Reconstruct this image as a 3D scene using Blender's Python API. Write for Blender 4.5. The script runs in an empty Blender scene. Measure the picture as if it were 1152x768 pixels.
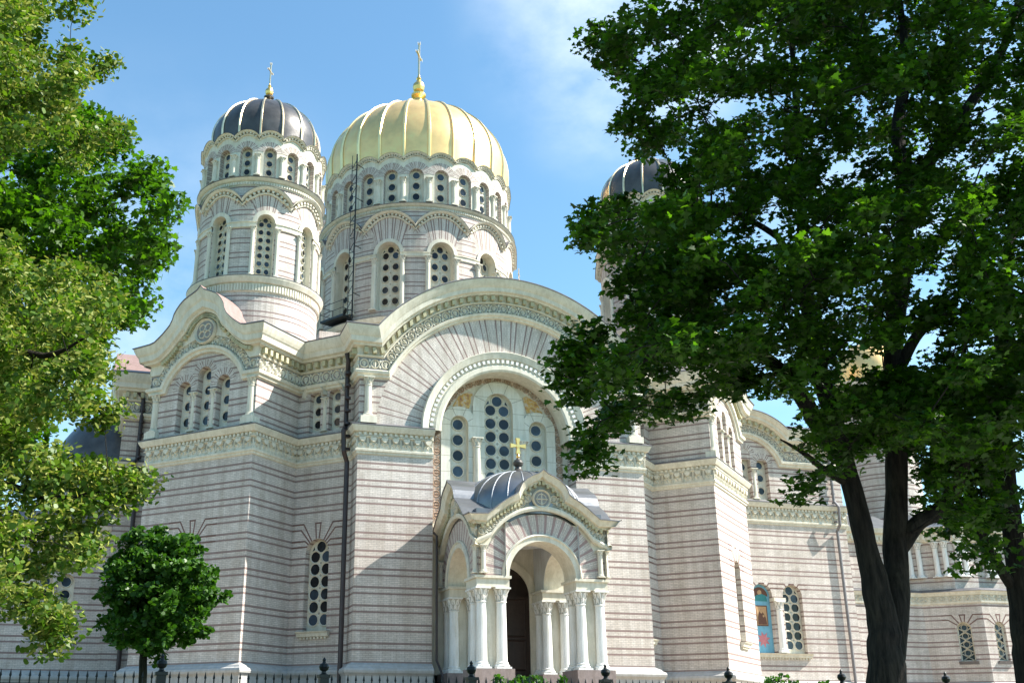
import bpy, math, random
import numpy as np
from math import sin, cos, pi, radians, sqrt, atan2, tan
random.seed(7); RNG = np.random.default_rng(7)
S = bpy.context.scene
COL = S.collection

# ------------------------------------------------------------------ camera, light, exposure
EYE = 1.6                       # camera height above the street
YAW = radians(16.184)           # direction of the church front
PITCH = radians(19.81)
FPX, CX, CY = 1199.6, 506.93, 388.26      # calibrated on a 1152 x 768 frame
cam = bpy.data.cameras.new('camera'); camo = bpy.data.objects.new('camera', cam); COL.objects.link(camo)
cam.sensor_width = 36; cam.lens = FPX / 1152 * 36
cam.shift_x = (576 - CX) / 1152; cam.shift_y = (CY - 384) / 1152
cam.clip_end = 3000; cam.clip_start = 0.1
camo.location = (0, 0, EYE); camo.rotation_euler = (pi / 2 + PITCH, 0, 0)
S.camera = camo
S.render.resolution_x = 1024; S.render.resolution_y = 682

SUN_EL = radians(45)
_sa = radians(72.5)               # sun azimuth measured from the front's outward normal towards its right
U = np.array([cos(YAW), sin(YAW)]); V = np.array([-sin(YAW), cos(YAW)])
sh = U * sin(_sa) - V * cos(_sa)
world = bpy.data.worlds.new('World'); S.world = world; world.use_nodes = True
nt = world.node_tree; nt.nodes.clear()
out = nt.nodes.new('ShaderNodeOutputWorld'); bg = nt.nodes.new('ShaderNodeBackground')
sky = nt.nodes.new('ShaderNodeTexSky'); sky.sky_type = 'NISHITA'; sky.sun_disc = False
sky.sun_elevation = SUN_EL; sky.sun_rotation = atan2(sh[0], sh[1])
sky.air_density = 1.2; sky.dust_density = 0.6; sky.ozone_density = 2.2; sky.altitude = 10
bg.inputs['Strength'].default_value = 0.080
# thin clouds mixed into the sky dome by direction
tc = nt.nodes.new('ShaderNodeTexCoord')
mp = nt.nodes.new('ShaderNodeMapping'); mp.inputs['Scale'].default_value = (1.0, 1.0, 1.6)
ns = nt.nodes.new('ShaderNodeTexNoise'); ns.inputs['Scale'].default_value = 6.5; ns.inputs['Detail'].default_value = 9; ns.inputs['Roughness'].default_value = .58
cr = nt.nodes.new('ShaderNodeValToRGB'); cr.color_ramp.elements[0].position = .30; cr.color_ramp.elements[1].position = .72
nt.links.new(tc.outputs['Generated'], mp.inputs['Vector']); nt.links.new(mp.outputs[0], ns.inputs['Vector']); nt.links.new(ns.outputs['Fac'], cr.inputs[0])
def skydir(px, py):
    x, y = px - CX, py - CY; a, b = cos(PITCH), sin(PITCH)
    d = np.array([x, FPX * a + y * b, FPX * b - y * a]); return d / np.linalg.norm(d)
def cloud_spot(px, py, r0, r1, amt):
    d = skydir(px, py)
    vd = nt.nodes.new('ShaderNodeVectorMath'); vd.operation = 'DISTANCE'; vd.inputs[1].default_value = tuple(d)
    nt.links.new(tc.outputs['Generated'], vd.inputs[0])
    mr = nt.nodes.new('ShaderNodeMapRange'); mr.inputs[1].default_value = r0; mr.inputs[2].default_value = r1
    mr.inputs[3].default_value = amt; mr.inputs[4].default_value = 0; mr.interpolation_type = 'SMOOTHSTEP'
    nt.links.new(vd.outputs['Value'], mr.inputs[0]); return mr.outputs[0]
spots = [cloud_spot(725, -10, .04, .19, 1.0), cloud_spot(675, 110, .01, .10, .65), cloud_spot(150, 450, .02, .35, .6), cloud_spot(1120, 330, .03, .3, .6)]
cur = spots[0]
for s_ in spots[1:]:
    m = nt.nodes.new('ShaderNodeMath'); m.operation = 'MAXIMUM'; nt.links.new(cur, m.inputs[0]); nt.links.new(s_, m.inputs[1]); cur = m.outputs[0]
mm = nt.nodes.new('ShaderNodeMath'); mm.operation = 'MULTIPLY'
nt.links.new(cur, mm.inputs[0]); nt.links.new(cr.outputs[0], mm.inputs[1])
mix = nt.nodes.new('ShaderNodeMixRGB'); mix.inputs[2].default_value = (6.6, 7.3, 7.9, 1)
gm = nt.nodes.new('ShaderNodeMixRGB'); gm.blend_type = 'MULTIPLY'; gm.inputs[0].default_value = 1; gm.inputs[2].default_value = (.95, 1.26, 1.28, 1)
nt.links.new(sky.outputs[0], gm.inputs[1])
nt.links.new(mm.outputs[0], mix.inputs[0]); nt.links.new(gm.outputs[0], mix.inputs[1])
nt.links.new(mix.outputs[0], bg.inputs['Color']); nt.links.new(bg.outputs[0], out.inputs[0])

sl = bpy.data.lights.new('sun', 'SUN'); sl.energy = 5.0; sl.angle = radians(.53); sl.color = (1, .95, .87)
so = bpy.data.objects.new('sun', sl); COL.objects.link(so); so.location = (60, -20, 80)
from mathutils import Vector, Matrix
sdir = Vector((sh[0] * cos(SUN_EL), sh[1] * cos(SUN_EL), sin(SUN_EL)))
so.rotation_euler = (-sdir).to_track_quat('-Z', 'Y').to_euler()
S.view_settings.view_transform = 'Standard'; S.view_settings.look = 'None'; S.view_settings.exposure = 1.32
S.view_settings.gamma = 1; S.view_settings.use_curve_mapping = False
S.render.engine = 'CYCLES'

# ------------------------------------------------------------------ materials
def mat(name, base=(.5, .5, .5), rough=.7, metal=0, spec=.3):
    m = bpy.data.materials.new(name); m.use_nodes = True
    b = m.node_tree.nodes['Principled BSDF']
    b.inputs['Base Color'].default_value = (*base, 1); b.inputs['Roughness'].default_value = rough
    b.inputs['Metallic'].default_value = metal; b.inputs['Specular IOR Level'].default_value = spec
    return m, m.node_tree, b
def N(t, ty, **k):
    n = t.nodes.new(ty)
    for a, b in k.items(): setattr(n, a, b)
    return n
def math_(t, op, a, b=None, c=None):
    n = N(t, 'ShaderNodeMath', operation=op)
    for i, x in enumerate((a, b, c)):
        if x is None: continue
        if isinstance(x, (int, float)): n.inputs[i].default_value = x
        else: t.links.new(x, n.inputs[i])
    return n.outputs[0]
def mixc(t, f, a, b, mode='MIX'):
    n = N(t, 'ShaderNodeMixRGB', blend_type=mode)
    for i, x in ((0, f), (1, a), (2, b)):
        if isinstance(x, (int, float)): n.inputs[i].default_value = x
        elif isinstance(x, tuple): n.inputs[i].default_value = (*x, 1)
        else: t.links.new(x, n.inputs[i])
    return n.outputs[0]
def ramp(t, f, p0, c0, p1, c1):
    r = N(t, 'ShaderNodeValToRGB'); e = r.color_ramp.elements
    e[0].position = p0; e[0].color = (*c0, 1); e[1].position = p1; e[1].color = (*c1, 1); t.links.new(f, r.inputs[0]); return r.outputs[0]
def noise(t, scale, detail=4, vec=None, rough=.55):
    n = N(t, 'ShaderNodeTexNoise'); n.inputs['Scale'].default_value = scale; n.inputs['Detail'].default_value = detail; n.inputs['Roughness'].default_value = rough
    if vec is not None: t.links.new(vec, n.inputs['Vector'])
    return n.outputs['Fac']
def objvec(t): return N(t, 'ShaderNodeTexCoord').outputs['Object']
def bump(t, b, h, strength=.3, dist=.02):
    n = N(t, 'ShaderNodeBump'); n.inputs['Strength'].default_value = strength; n.inputs['Distance'].default_value = dist
    t.links.new(h, n.inputs['Height']); t.links.new(n.outputs[0], b.inputs['Normal'])

BRICK = (.60, .55, .505); STRIPE = (.165, .108, .098)
def brick_mat(name, period=.866, gap=.29, off=3.55, half=.050, stripe=STRIPE):
    m, t, b = mat(name, BRICK, .82)
    uv = N(t, 'ShaderNodeUVMap').outputs[0]
    sp = N(t, 'ShaderNodeSeparateXYZ'); t.links.new(uv, sp.inputs[0])
    br = N(t, 'ShaderNodeTexBrick'); t.links.new(uv, br.inputs['Vector'])
    br.inputs['Scale'].default_value = 1; br.inputs['Brick Width'].default_value = .27; br.inputs['Row Height'].default_value = .0866
    br.inputs['Mortar Size'].default_value = .009; br.inputs['Mortar Smooth'].default_value = .3; br.inputs['Bias'].default_value = -.1
    br.inputs['Color1'].default_value = (.685, .627, .575, 1); br.inputs['Color2'].default_value = (.56, .508, .462, 1); br.inputs['Mortar'].default_value = (.36, .33, .31, 1)
    n1 = noise(t, .35, 5, objvec(t)); n2 = noise(t, 2.2, 4, objvec(t)); n3 = noise(t, 22, 3, objvec(t))
    c = mixc(t, 1, br.outputs['Color'], ramp(t, n1, .25, (.86, .85, .84), .75, (1.06, 1.05, 1.04)), 'MULTIPLY')
    c = mixc(t, 1, c, ramp(t, n2, .3, (.92, .92, .92), .7, (1.05, 1.05, 1.05)), 'MULTIPLY')
    c = mixc(t, 1, c, ramp(t, n3, .3, (.93, .93, .93), .7, (1.06, 1.06, 1.06)), 'MULTIPLY')
    mpg = N(t, 'ShaderNodeMapping'); mpg.inputs['Scale'].default_value = (2.6, 2.6, .22); t.links.new(objvec(t), mpg.inputs['Vector'])
    c = mixc(t, 1, c, ramp(t, noise(t, 1.0, 6, mpg.outputs[0], .6), .38, (.84, .82, .79), .58, (1.02, 1.02, 1.02)), 'MULTIPLY')
    fr = math_(t, 'MODULO', math_(t, 'ADD', sp.outputs[1], period * 40 - off + half * 2), period)
    a = math_(t, 'LESS_THAN', math_(t, 'ABSOLUTE', math_(t, 'SUBTRACT', fr, half * 2)), half)
    d = math_(t, 'LESS_THAN', math_(t, 'ABSOLUTE', math_(t, 'SUBTRACT', fr, half * 2 + gap)), half)
    st = math_(t, 'ADD', a, d)
    sc = mixc(t, n3, stripe, tuple(min(1, x * 1.5) for x in stripe))
    c = mixc(t, math_(t, 'MULTIPLY', st, .84), c, sc)
    t.links.new(c, b.inputs['Base Color']); bump(t, b, br.outputs['Fac'], .25, -.01)
    return m
M_BRICK = brick_mat('striped_brick')
M_TBRICK = brick_mat('tower_brick', half=.042)
M_VOUST = brick_mat('drum_voussoir_brick', off=.0, half=.066)
M_PLAINB = brick_mat('plain_brick', half=-1)
M_VOUS = brick_mat('voussoir_brick', off=.0, half=.04)
M_VOUSS = brick_mat('small_voussoir_brick', period=.30, gap=.11, off=0, half=.022)
M_PORCHV = brick_mat('porch_voussoir_brick', period=.40, gap=.0, off=0, half=.058, stripe=(.26, .185, .175))
def plaster(name, c, rough=.6, var=.12, sc=1.2, joints=None, streak=.12):
    m, t, b = mat(name, c, rough)
    n1 = noise(t, sc, 6, objvec(t)); n2 = noise(t, 14, 4, objvec(t))
    col = mixc(t, 1, c, ramp(t, n1, .25, (1 - var,) * 3, .75, (1 + var * .4,) * 3), 'MULTIPLY')
    col = mixc(t, 1, col, ramp(t, n2, .3, (.95, .95, .94), .7, (1.03, 1.03, 1.03)), 'MULTIPLY')
    mpg = N(t, 'ShaderNodeMapping'); mpg.inputs['Scale'].default_value = (5, 5, .7); t.links.new(objvec(t), mpg.inputs['Vector'])
    col = mixc(t, 1, col, ramp(t, noise(t, 1.0, 6, mpg.outputs[0], .65), .40, (1 - streak, 1 - streak * 1.1, 1 - streak * 1.4), .58, (1.01, 1.01, 1.01)), 'MULTIPLY')
    if joints:
        br = N(t, 'ShaderNodeTexBrick'); t.links.new(N(t, 'ShaderNodeUVMap').outputs[0], br.inputs['Vector'])
        br.inputs['Scale'].default_value = 1; br.inputs['Brick Width'].default_value = joints[0]; br.inputs['Row Height'].default_value = joints[1]
        br.inputs['Mortar Size'].default_value = .014; br.inputs['Color1'].default_value = (1, 1, 1, 1); br.inputs['Color2'].default_value = (.96, .96, .95, 1); br.inputs['Mortar'].default_value = (.55, .52, .45, 1)
        col = mixc(t, 1, col, br.outputs['Color'], 'MULTIPLY')
    t.links.new(col, b.inputs['Base Color']); bump(t, b, n2, .12, .02)
    return m
M_TRIM = plaster('cream_trim', (.70, .66, .555), .6, .16)
M_TRIMD = plaster('ochre_trim', (.50, .47, .31), .65, .2)
M_CAPB = plaster('capital_bell_shade', (.50, .49, .44), .6, .2)  # bell greyer than its leaves, painting in the shade between them
M_WHITE = plaster('white_stone', (.80, .80, .78), .5, .08)
M_PANEL = plaster('white_panel', (.72, .705, .62), .55, .08, joints=(9, .84))
M_PLINTH = plaster('plinth_stone', (.46, .45, .44), .6, .12)
M_GRAN = plaster('granite', (.26, .21, .20), .6, .25, 6)
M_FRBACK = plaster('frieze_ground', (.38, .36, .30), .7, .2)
M_FRBACK2 = plaster('frieze_ground_and_gap_shade', (.30, .28, .27), .7, .2)  # frieze ground; also paints the shade in the hood dentil gaps
M_VAULT = plaster('vault_plaster', (.62, .64, .66), .7, .1)
M_STRIPE = plaster('stripe_brick', (.20, .12, .105), .8, .2)
M_BANDG = plaster('painted_band_ground', (.68, .58, .49), .7, .1)
M_SCROLL = plaster('painted_band', (.52, .39, .30), .7, .3, 5)
def angel():
    m, t, b = mat('painted_spandrel', (.5, .3, .2), .7)
    n = noise(t, 4.5, 5, objvec(t))
    r = N(t, 'ShaderNodeValToRGB'); t.links.new(n, r.inputs[0]); e = r.color_ramp.elements
    e[0].position = .3; e[0].color = (.28, .12, .12, 1); e[1].position = .75; e[1].color = (.62, .42, .36, 1)
    x = e.new(.48); x.color = (.58, .36, .10, 1); x = e.new(.6); x.color = (.55, .47, .38, 1)
    t.links.new(r.outputs[0], b.inputs['Base Color']); return m
M_ANGEL = angel()
def glassm(name, c1, c2):
    m, t, b = mat(name, c1, .12, 0, .35)
    g_ = N(t, 'ShaderNodeNewGeometry'); n = math_(t, 'ADD', math_(t, 'MULTIPLY', noise(t, 1.6, 3, objvec(t)), .6), math_(t, 'MULTIPLY', g_.outputs['Random Per Island'], .45)); c = ramp(t, n, .45, c1, .80, c2); t.links.new(c, b.inputs['Base Color'])
    bump(t, b, noise(t, 3, 2, objvec(t)), .15, .03); return m
M_GLASS = glassm('window_glass', (.010, .011, .013), (.055, .085, .12))
def metal(name, c, rough, var=.2, sc=1.5, metalness=1.0):
    m, t, b = mat(name, c, rough, metalness, .5)
    n = noise(t, sc, 5, objvec(t)); n2 = noise(t, 11, 3, objvec(t))
    t.links.new(mixc(t, 1, c, ramp(t, n, .3, (1 - var,) * 3, .7, (1 + var,) * 3), 'MULTIPLY'), b.inputs['Base Color'])
    r = math_(t, 'ADD', math_(t, 'MULTIPLY', n2, .16), rough - .08); t.links.new(r, b.inputs['Roughness'])
    bump(t, b, n, .25, .05); return m
M_GOLD = metal('gilded_sheet', (1.0, .645, .26), .37, .14, 1.1, .66)
M_GOLDR = metal('gilded_rib', (1.0, .76, .36), .36, .05, 1.5, .8)
M_GOLDS = metal('gold_leaf', (.88, .58, .20), .33, .15)
M_DARKD = metal('dark_dome_sheet', (.085, .078, .073), .34, .35, 1.5, .35)
M_RIB = metal('pale_rib', (.86, .68, .42), .38, .12, 2)
M_ZINC = metal('zinc_sheet', (.20, .205, .215), .42, .18, 1.2, .75)
M_ZINCL = metal('zinc_seam', (.30, .32, .35), .5, .1, 1.2, .6)
M_LEDGE = metal('ledge_flashing', (.17, .165, .175), .5, .2, 2, .5)
M_PIPE = metal('pipe_paint', (.035, .024, .026), .45, .3, 2, 0)
M_PIPEG = metal('grey_pipe_paint', (.18, .17, .175), .45, .2, 2, 0)
M_IRON = metal('wrought_iron', (.012, .014, .014), .4, .3, 4, .2)
M_ROOF = plaster('pink_roof_sheet', (.30, .205, .19), .6, .16, .8, joints=(1.1, 2.2))
M_DOOR = plaster('dark_wood_door', (.035, .022, .018), .45, .3, 5)
M_TEAL = plaster('teal_paint', (.05, .26, .27), .5, .25, 6)
M_BLUE = plaster('blue_paint', (.19, .45, .60), .5, .1, 4)
M_PINK = plaster('pink_paint', (.62, .22, .24), .5, .15, 6)
M_BROWN = plaster('brown_paint', (.16, .07, .045), .5, .3, 9)
M_SKIN = plaster('ochre_paint', (.55, .33, .17), .5, .2, 9)

# ------------------------------------------------------------------ mesh builder
ZG = 0.9                                     # church ground, relative to eye level
class MB:
    def __init__(s): s.v = []; s.f = []; s.uv = []; s.m = []; s.mats = []; s.sm = []
    def mi(s, m):
        if m not in s.mats: s.mats.append(m)
        return s.mats.index(m)
    def face(s, pts, m, uvs=None, smooth=False):
        i = len(s.v); s.v += [tuple(p) for p in pts]; s.f.append(tuple(range(i, i + len(pts))))
        if uvs is None: uvs = [(p[0] + p[1], p[2]) for p in pts]
        s.uv += list(uvs); s.m.append(s.mi(m)); s.sm.append(smooth)
    def build(s, name, parent=None, z=-1.0, loc=(0, 0, 0), merge=False, label=None):
        zz = -ZG if z == -1.0 else z
        me = bpy.data.meshes.new(name)
        me.from_pydata([(a, b, c + zz) for a, b, c in s.v], [], s.f)
        for m in s.mats: me.materials.append(m)
        me.polygons.foreach_set('material_index', s.m); me.polygons.foreach_set('use_smooth', s.sm)
        ul = me.uv_layers.new(name='UVMap'); ul.data.foreach_set('uv', np.array(s.uv, float).ravel())
        if merge:
            import bmesh
            bm = bmesh.new(); bm.from_mesh(me); bmesh.ops.remove_doubles(bm, verts=bm.verts, dist=.0005); bm.to_mesh(me); bm.free()
        me.update()
        o = bpy.data.objects.new(name, me); COL.objects.link(o); o.location = loc
        if parent is not None: o.parent = parent
        if label: o['label'] = label
        return o
def link(me, name, parent, loc=(0, 0, 0), rz=0, sc=None, label=None):
    o = bpy.data.objects.new(name, me); COL.objects.link(o); o.location = loc; o.rotation_euler.z = rz; o.parent = parent
    if sc: o.scale = sc
    if label: o['label'] = label
    return o
def flat(x0, y0, x1, y1):
    """frame along a wall: s from the middle, d outward"""
    L = sqrt((x1 - x0)**2 + (y1 - y0)**2); tx, ty = (x1 - x0) / L, (y1 - y0) / L; mx, my = (x0 + x1) / 2, (y0 + y1) / 2
    F = lambda s, d, z: (mx + tx * s + ty * d, my + ty * s - tx * d, z)
    F.L = L; return F
def cyl(R):
    def F(s, d, z):
        a = s / R; return ((R + d) * sin(a), -(R + d) * cos(a), z)
    return F
def srange(a, b, ds):
    n = max(1, int(math.ceil((b - a) / ds))) if ds else 1
    return [a + (b - a) * i / n for i in range(n + 1)]
def arcpts(sc, zc, r, n=12, a0=180, a1=0):
    return [(sc + r * cos(radians(a0 + (a1 - a0) * i / n)), zc + r * sin(radians(a0 + (a1 - a0) * i / n))) for i in range(n + 1)]
def wall(mb, F, s0, s1, z0, z1, opens=(), depth=.35, m=None, mj=None, ds=None, d=0, n=12, back=None, uo=0, sill=True):
    m = m or M_BRICK; mj = mj or m
    opens = sorted(opens); x = s0
    def q(a, b, za, zb):
        if b - a < 1e-4 or zb - za < 1e-4: return
        ss = srange(a, b, ds)
        for i in range(len(ss) - 1):
            P = [(ss[i], za), (ss[i + 1], za), (ss[i + 1], zb), (ss[i], zb)]
            mb.face([F(p[0], d, p[1]) for p in P], m, [(p[0] + uo, p[1]) for p in P])
    for (sc, hw, zb, zs) in opens:
        q(x, sc - hw, z0, z1); q(sc - hw, sc + hw, z0, zb)
        A = arcpts(sc, zs, hw, n)
        for i in range(n):
            P = [A[i], A[i + 1], (A[i + 1][0], z1), (A[i][0], z1)]
            mb.face([F(p[0], d, p[1]) for p in P], m, [(p[0] + uo, p[1]) for p in P])
        O = [(sc - hw, zb)] + A + [(sc + hw, zb)]
        L = 0
        for i in range(len(O) if sill else len(O) - 1):
            p, r = O[i], O[(i + 1) % len(O)]; dl = sqrt((p[0] - r[0])**2 + (p[1] - r[1])**2)
            arch = 0 < i < len(O) - 2
            uvs = [(d, p[1]), (d, r[1]), (d - depth, r[1]), (d - depth, p[1])] if not arch else [(d, L), (d, L + dl), (d - depth, L + dl), (d - depth, L)]
            mb.face([F(p[0], d, p[1]), F(r[0], d, r[1]), F(r[0], d - depth, r[1]), F(p[0], d - depth, p[1])], mj, uvs)
            L += dl
        x = sc + hw
    q(x, s1, z0, z1)
def ribbon(mb, F, inner, outer, prof, m, mit=(0, 0), smooth=False, radial=False, k=1.0, ms=None):
    """surface between two curves; prof = [(t, d)...]; mit = mitre factors at the two ends"""
    n = len(inner); L = 0; U_ = [0]
    for i in range(1, n):
        a = [(inner[i - 1][j] + outer[i - 1][j]) / 2 for j in (0, 1)]; b = [(inner[i][j] + outer[i][j]) / 2 for j in (0, 1)]
        L += sqrt((a[0] - b[0])**2 + (a[1] - b[1])**2); U_.append(L)
    def P(i, t, d):
        s = inner[i][0] + (outer[i][0] - inner[i][0]) * t; z = inner[i][1] + (outer[i][1] - inner[i][1]) * t
        if i == 0: s -= mit[0] * d
        if i == n - 1: s += mit[1] * d
        return F(s, d, z)
    for i in range(n - 1):
        W = sqrt((inner[i][0] - outer[i][0])**2 + (inner[i][1] - outer[i][1])**2)
        for j in range(len(prof) - 1):
            (t0, d0), (t1, d1) = prof[j], prof[j + 1]
            pts = [P(i, t0, d0), P(i + 1, t0, d0), P(i + 1, t1, d1), P(i, t1, d1)]
            if radial: uv = [(t0 * W, U_[i] * k), (t0 * W, U_[i + 1] * k), (t1 * W, U_[i + 1] * k), (t1 * W, U_[i] * k)]
            else: uv = [(U_[i], t0 * W), (U_[i + 1], t0 * W), (U_[i + 1], t1 * W), (U_[i], t1 * W)]
            mb.face(pts, ms[j] if ms else m, uv, smooth)
def strip(mb, F, s0, s1, prof, m, mit=(0, 0), ds=None, ms=None):
    """horizontal moulding; prof = [(z, d)...]"""
    ss = srange(s0, s1, ds)
    for i in range(len(ss) - 1):
        for j in range(len(prof) - 1):
            (za, da), (zb, db) = prof[j], prof[j + 1]
            def P(s, d, z, k): 
                if k == 0 and i == 0: s -= mit[0] * d
                if k == 1 and i == len(ss) - 2: s += mit[1] * d
                return F(s, d, z)
            mb.face([P(ss[i], da, za, 0), P(ss[i + 1], da, za, 1), P(ss[i + 1], db, zb, 1), P(ss[i], db, zb, 0)], ms[j] if ms else m,
                    [(ss[i], za + da), (ss[i + 1], za + da), (ss[i + 1], zb + db), (ss[i], zb + db)])
def prism(mb, F, poly, d0, d1, m, cap=False):
    n = len(poly)
    mb.face([F(s, d1, z) for s, z in poly], m, poly)
    if cap: mb.face([F(s, d0, z) for s, z in poly][::-1], m, poly)
    for i in range(n):
        a, b = poly[i], poly[(i + 1) % n]
        mb.face([F(a[0], d0, a[1]), F(b[0], d0, b[1]), F(b[0], d1, b[1]), F(a[0], d1, a[1])], m)
def rect(s0, s1, z0, z1): return [(s0, z0), (s1, z0), (s1, z1), (s0, z1)]
def dents(mb, F, s0, s1, z0, z1, d0, d1, pitch, m, w=.5):
    n = max(1, round((s1 - s0) / pitch)); p = (s1 - s0) / n
    for i in range(n):
        c = s0 + (i + .5) * p; prism(mb, F, rect(c - p * w / 2, c + p * w / 2, z0, z1), d0, d1, m)
def dents_arc(mb, F, sc, zc, r0, r1, a0, a1, pitch, d0, d1, m, w=.5):
    n = max(1, round(abs(radians(a1 - a0)) * (r0 + r1) / 2 / pitch))
    for i in range(n):
        a = a0 + (a1 - a0) * (i + .5) / n; h = (a1 - a0) / n * w / 2
        A, B = radians(a - h), radians(a + h)
        prism(mb, F, [(sc + r0 * cos(A), zc + r0 * sin(A)), (sc + r0 * cos(B), zc + r0 * sin(B)), (sc + r1 * cos(B), zc + r1 * sin(B)), (sc + r1 * cos(A), zc + r1 * sin(A))], d0, d1, m)
def bead(mb, F, pts, w, d0, d1, m, closed=False):
    """raised line on a wall, triangular section"""
    n = len(pts)
    for i in range(n if closed else n - 1):
        a, b = pts[i], pts[(i + 1) % n]; dx, dz = b[0] - a[0], b[1] - a[1]; L = sqrt(dx * dx + dz * dz) or 1
        nx, nz = -dz / L * w / 2, dx / L * w / 2
        for sg in (1, -1):
            mb.face([F(a[0] + nx * sg, d0, a[1] + nz * sg), F(b[0] + nx * sg, d0, b[1] + nz * sg), F(b[0], d1, b[1]), F(a[0], d1, a[1])], m)
def annulus(mb, F, sc, zc, r0, r1, d, m, a0=180, a1=0, n=24, radial=True, period=None, thick=0, per=.866):
    k = 1
    if period:  # keep a whole number of stripe pairs
        Lm = radians(abs(a1 - a0)) * (r0 + r1) / 2; cnt = max(1, round(Lm / period)); k = cnt * per / Lm
    ribbon(mb, F, arcpts(sc, zc, r0, n, a0, a1), arcpts(sc, zc, r1, n, a0, a1), [(0, d - thick), (0, d), (1, d), (1, d - thick)] if thick else [(0, d), (1, d)], m, radial=radial, k=k)
def lathe(mb, prof, n, m, c=(0, 0), smooth=True, a0=0, a1=2 * pi, uvr=None):
    for i in range(n):
        A, B = a0 + (a1 - a0) * i / n, a0 + (a1 - a0) * (i + 1) / n
        for j in range(len(prof) - 1):
            (r0, z0), (r1, z1) = prof[j], prof[j + 1]
            P = lambda a, r, z: (c[0] + r * sin(a), c[1] - r * cos(a), z)
            R = uvr or max(r0, r1)
            uv = [(A * R, z0), (B * R, z0), (B * R, z1), (A * R, z1)]
            if r1 < 1e-5: mb.face([P(A, r0, z0), P(B, r0, z0), P(A, 0, z1)], m, uv[:3], smooth)
            elif r0 < 1e-5: mb.face([P(A, 0, z0), P(B, r1, z1), P(A, r1, z1)], m, uv[1:], smooth)
            else: mb.face([P(A, r0, z0), P(B, r0, z0), P(B, r1, z1), P(A, r1, z1)], m, uv, smooth)
def tube(mb, pts, rad, m, n=8, smooth=True, cap=True):
    pts = [Vector(p) for p in pts]; rings = []
    for i, p in enumerate(pts):
        d = (pts[min(i + 1, len(pts) - 1)] - pts[max(i - 1, 0)]).normalized()
        a = d.orthogonal().normalized() if i == 0 else (prev - d * prev.dot(d)).normalized()
        prev = a; b = d.cross(a); r = rad[i] if hasattr(rad, '__len__') else rad
        rings.append([p + (a * cos(2 * pi * k / n) + b * sin(2 * pi * k / n)) * r for k in range(n)])
    for i in range(len(rings) - 1):
        for k in range(n):
            mb.face([rings[i][k], rings[i][(k + 1) % n], rings[i + 1][(k + 1) % n], rings[i + 1][k]], m, None, smooth)
    if cap: mb.face(rings[0][::-1], m); mb.face(rings[-1], m)
def box(mb, x0, x1, y0, y1, z0, z1, m):
    F = lambda s, d, z: (s, d, z)
    for p in ([(x0, y0, z0), (x1, y0, z0), (x1, y0, z1), (x0, y0, z1)], [(x1, y0, z0), (x1, y1, z0), (x1, y1, z1), (x1, y0, z1)],
              [(x1, y1, z0), (x0, y1, z0), (x0, y1, z1), (x1, y1, z1)], [(x0, y1, z0), (x0, y0, z0), (x0, y0, z1), (x0, y1, z1)]):
        mb.face(p, m, [(v[0] + v[1], v[2]) for v in p])
    mb.face([(x0, y0, z1), (x1, y0, z1), (x1, y1, z1), (x0, y1, z1)], m); mb.face([(x0, y1, z0), (x1, y1, z0), (x1, y0, z0), (x0, y0, z0)], m)

# ---- windows: stone tracery panel with round lights
def window_mesh(hw, zb, zs, d, cols=1, pitch=.62, r=None, F=None, name='window', parent=None, loc=(0, 0, 0), sc=0, frame=True, z=-1.0, rows=None):
    mb = MB(); F = F or (lambda s, dd, zz: (s, -dd, zz)); A = arcpts(sc, zs, hw + .01, 12)
    poly = [(sc - hw - .01, zb)] + A + [(sc + hw + .01, zb)]
    prism(mb, F, poly, d - .05, d, M_TRIM)
    top = zs + hw; H = top - zb
    cs = []
    if cols == 1:
        r = r or hw * .62; nrow = rows or max(1, int((H - .25) / pitch)); p = (H - .16) / nrow
        for i in range(nrow): cs.append((sc, top - .12 - r * 1.05 - i * p))
    else:
        r = r or hw * .40; x = hw * .47
        cs.append((sc, top - r * 1.25)); nrow = int((top - r * 2.6 - zb) / pitch); p = (top - r * 2.9 - zb) / nrow
        for i in range(nrow):
            for g in (-1, 1): cs.append((sc + g * x, top - r * 3.0 - i * p))
        for g in (-1, 1):   # small quarter lights beside the top round
            mb.face([F(sc + g * a, d + .006, zz) for a, zz in ((hw * .55, top - r * 1.7), (hw * .78, top - r * 2.0), (hw * .60, top - r * 1.15))], M_GLASS)
    for (x, zc) in cs:
        if zc - r < zb: continue
        K = 14; c = [(x + r * cos(2 * pi * i / K), zc + r * sin(2 * pi * i / K)) for i in range(K)]
        mb.face([F(a, d + .008, b) for a, b in c], M_GLASS)
        bead(mb, F, [(x + r * 1.1 * cos(2 * pi * i / K), zc + r * 1.1 * sin(2 * pi * i / K)) for i in range(K)], r * .36, d, d + .06, M_TRIM, True)
    if cols == 2 and pitch > .3:
        for i in range(nrow - 1):
            zc = top - r * 3.0 - (i + .5) * p; q = r * .28
            mb.face([F(sc + a, d + .006, zc + b) for a, b in ((-q, 0), (0, -q), (q, 0), (0, q))], M_FRBACK)
    return mb.build(name, parent, z, loc)

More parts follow.
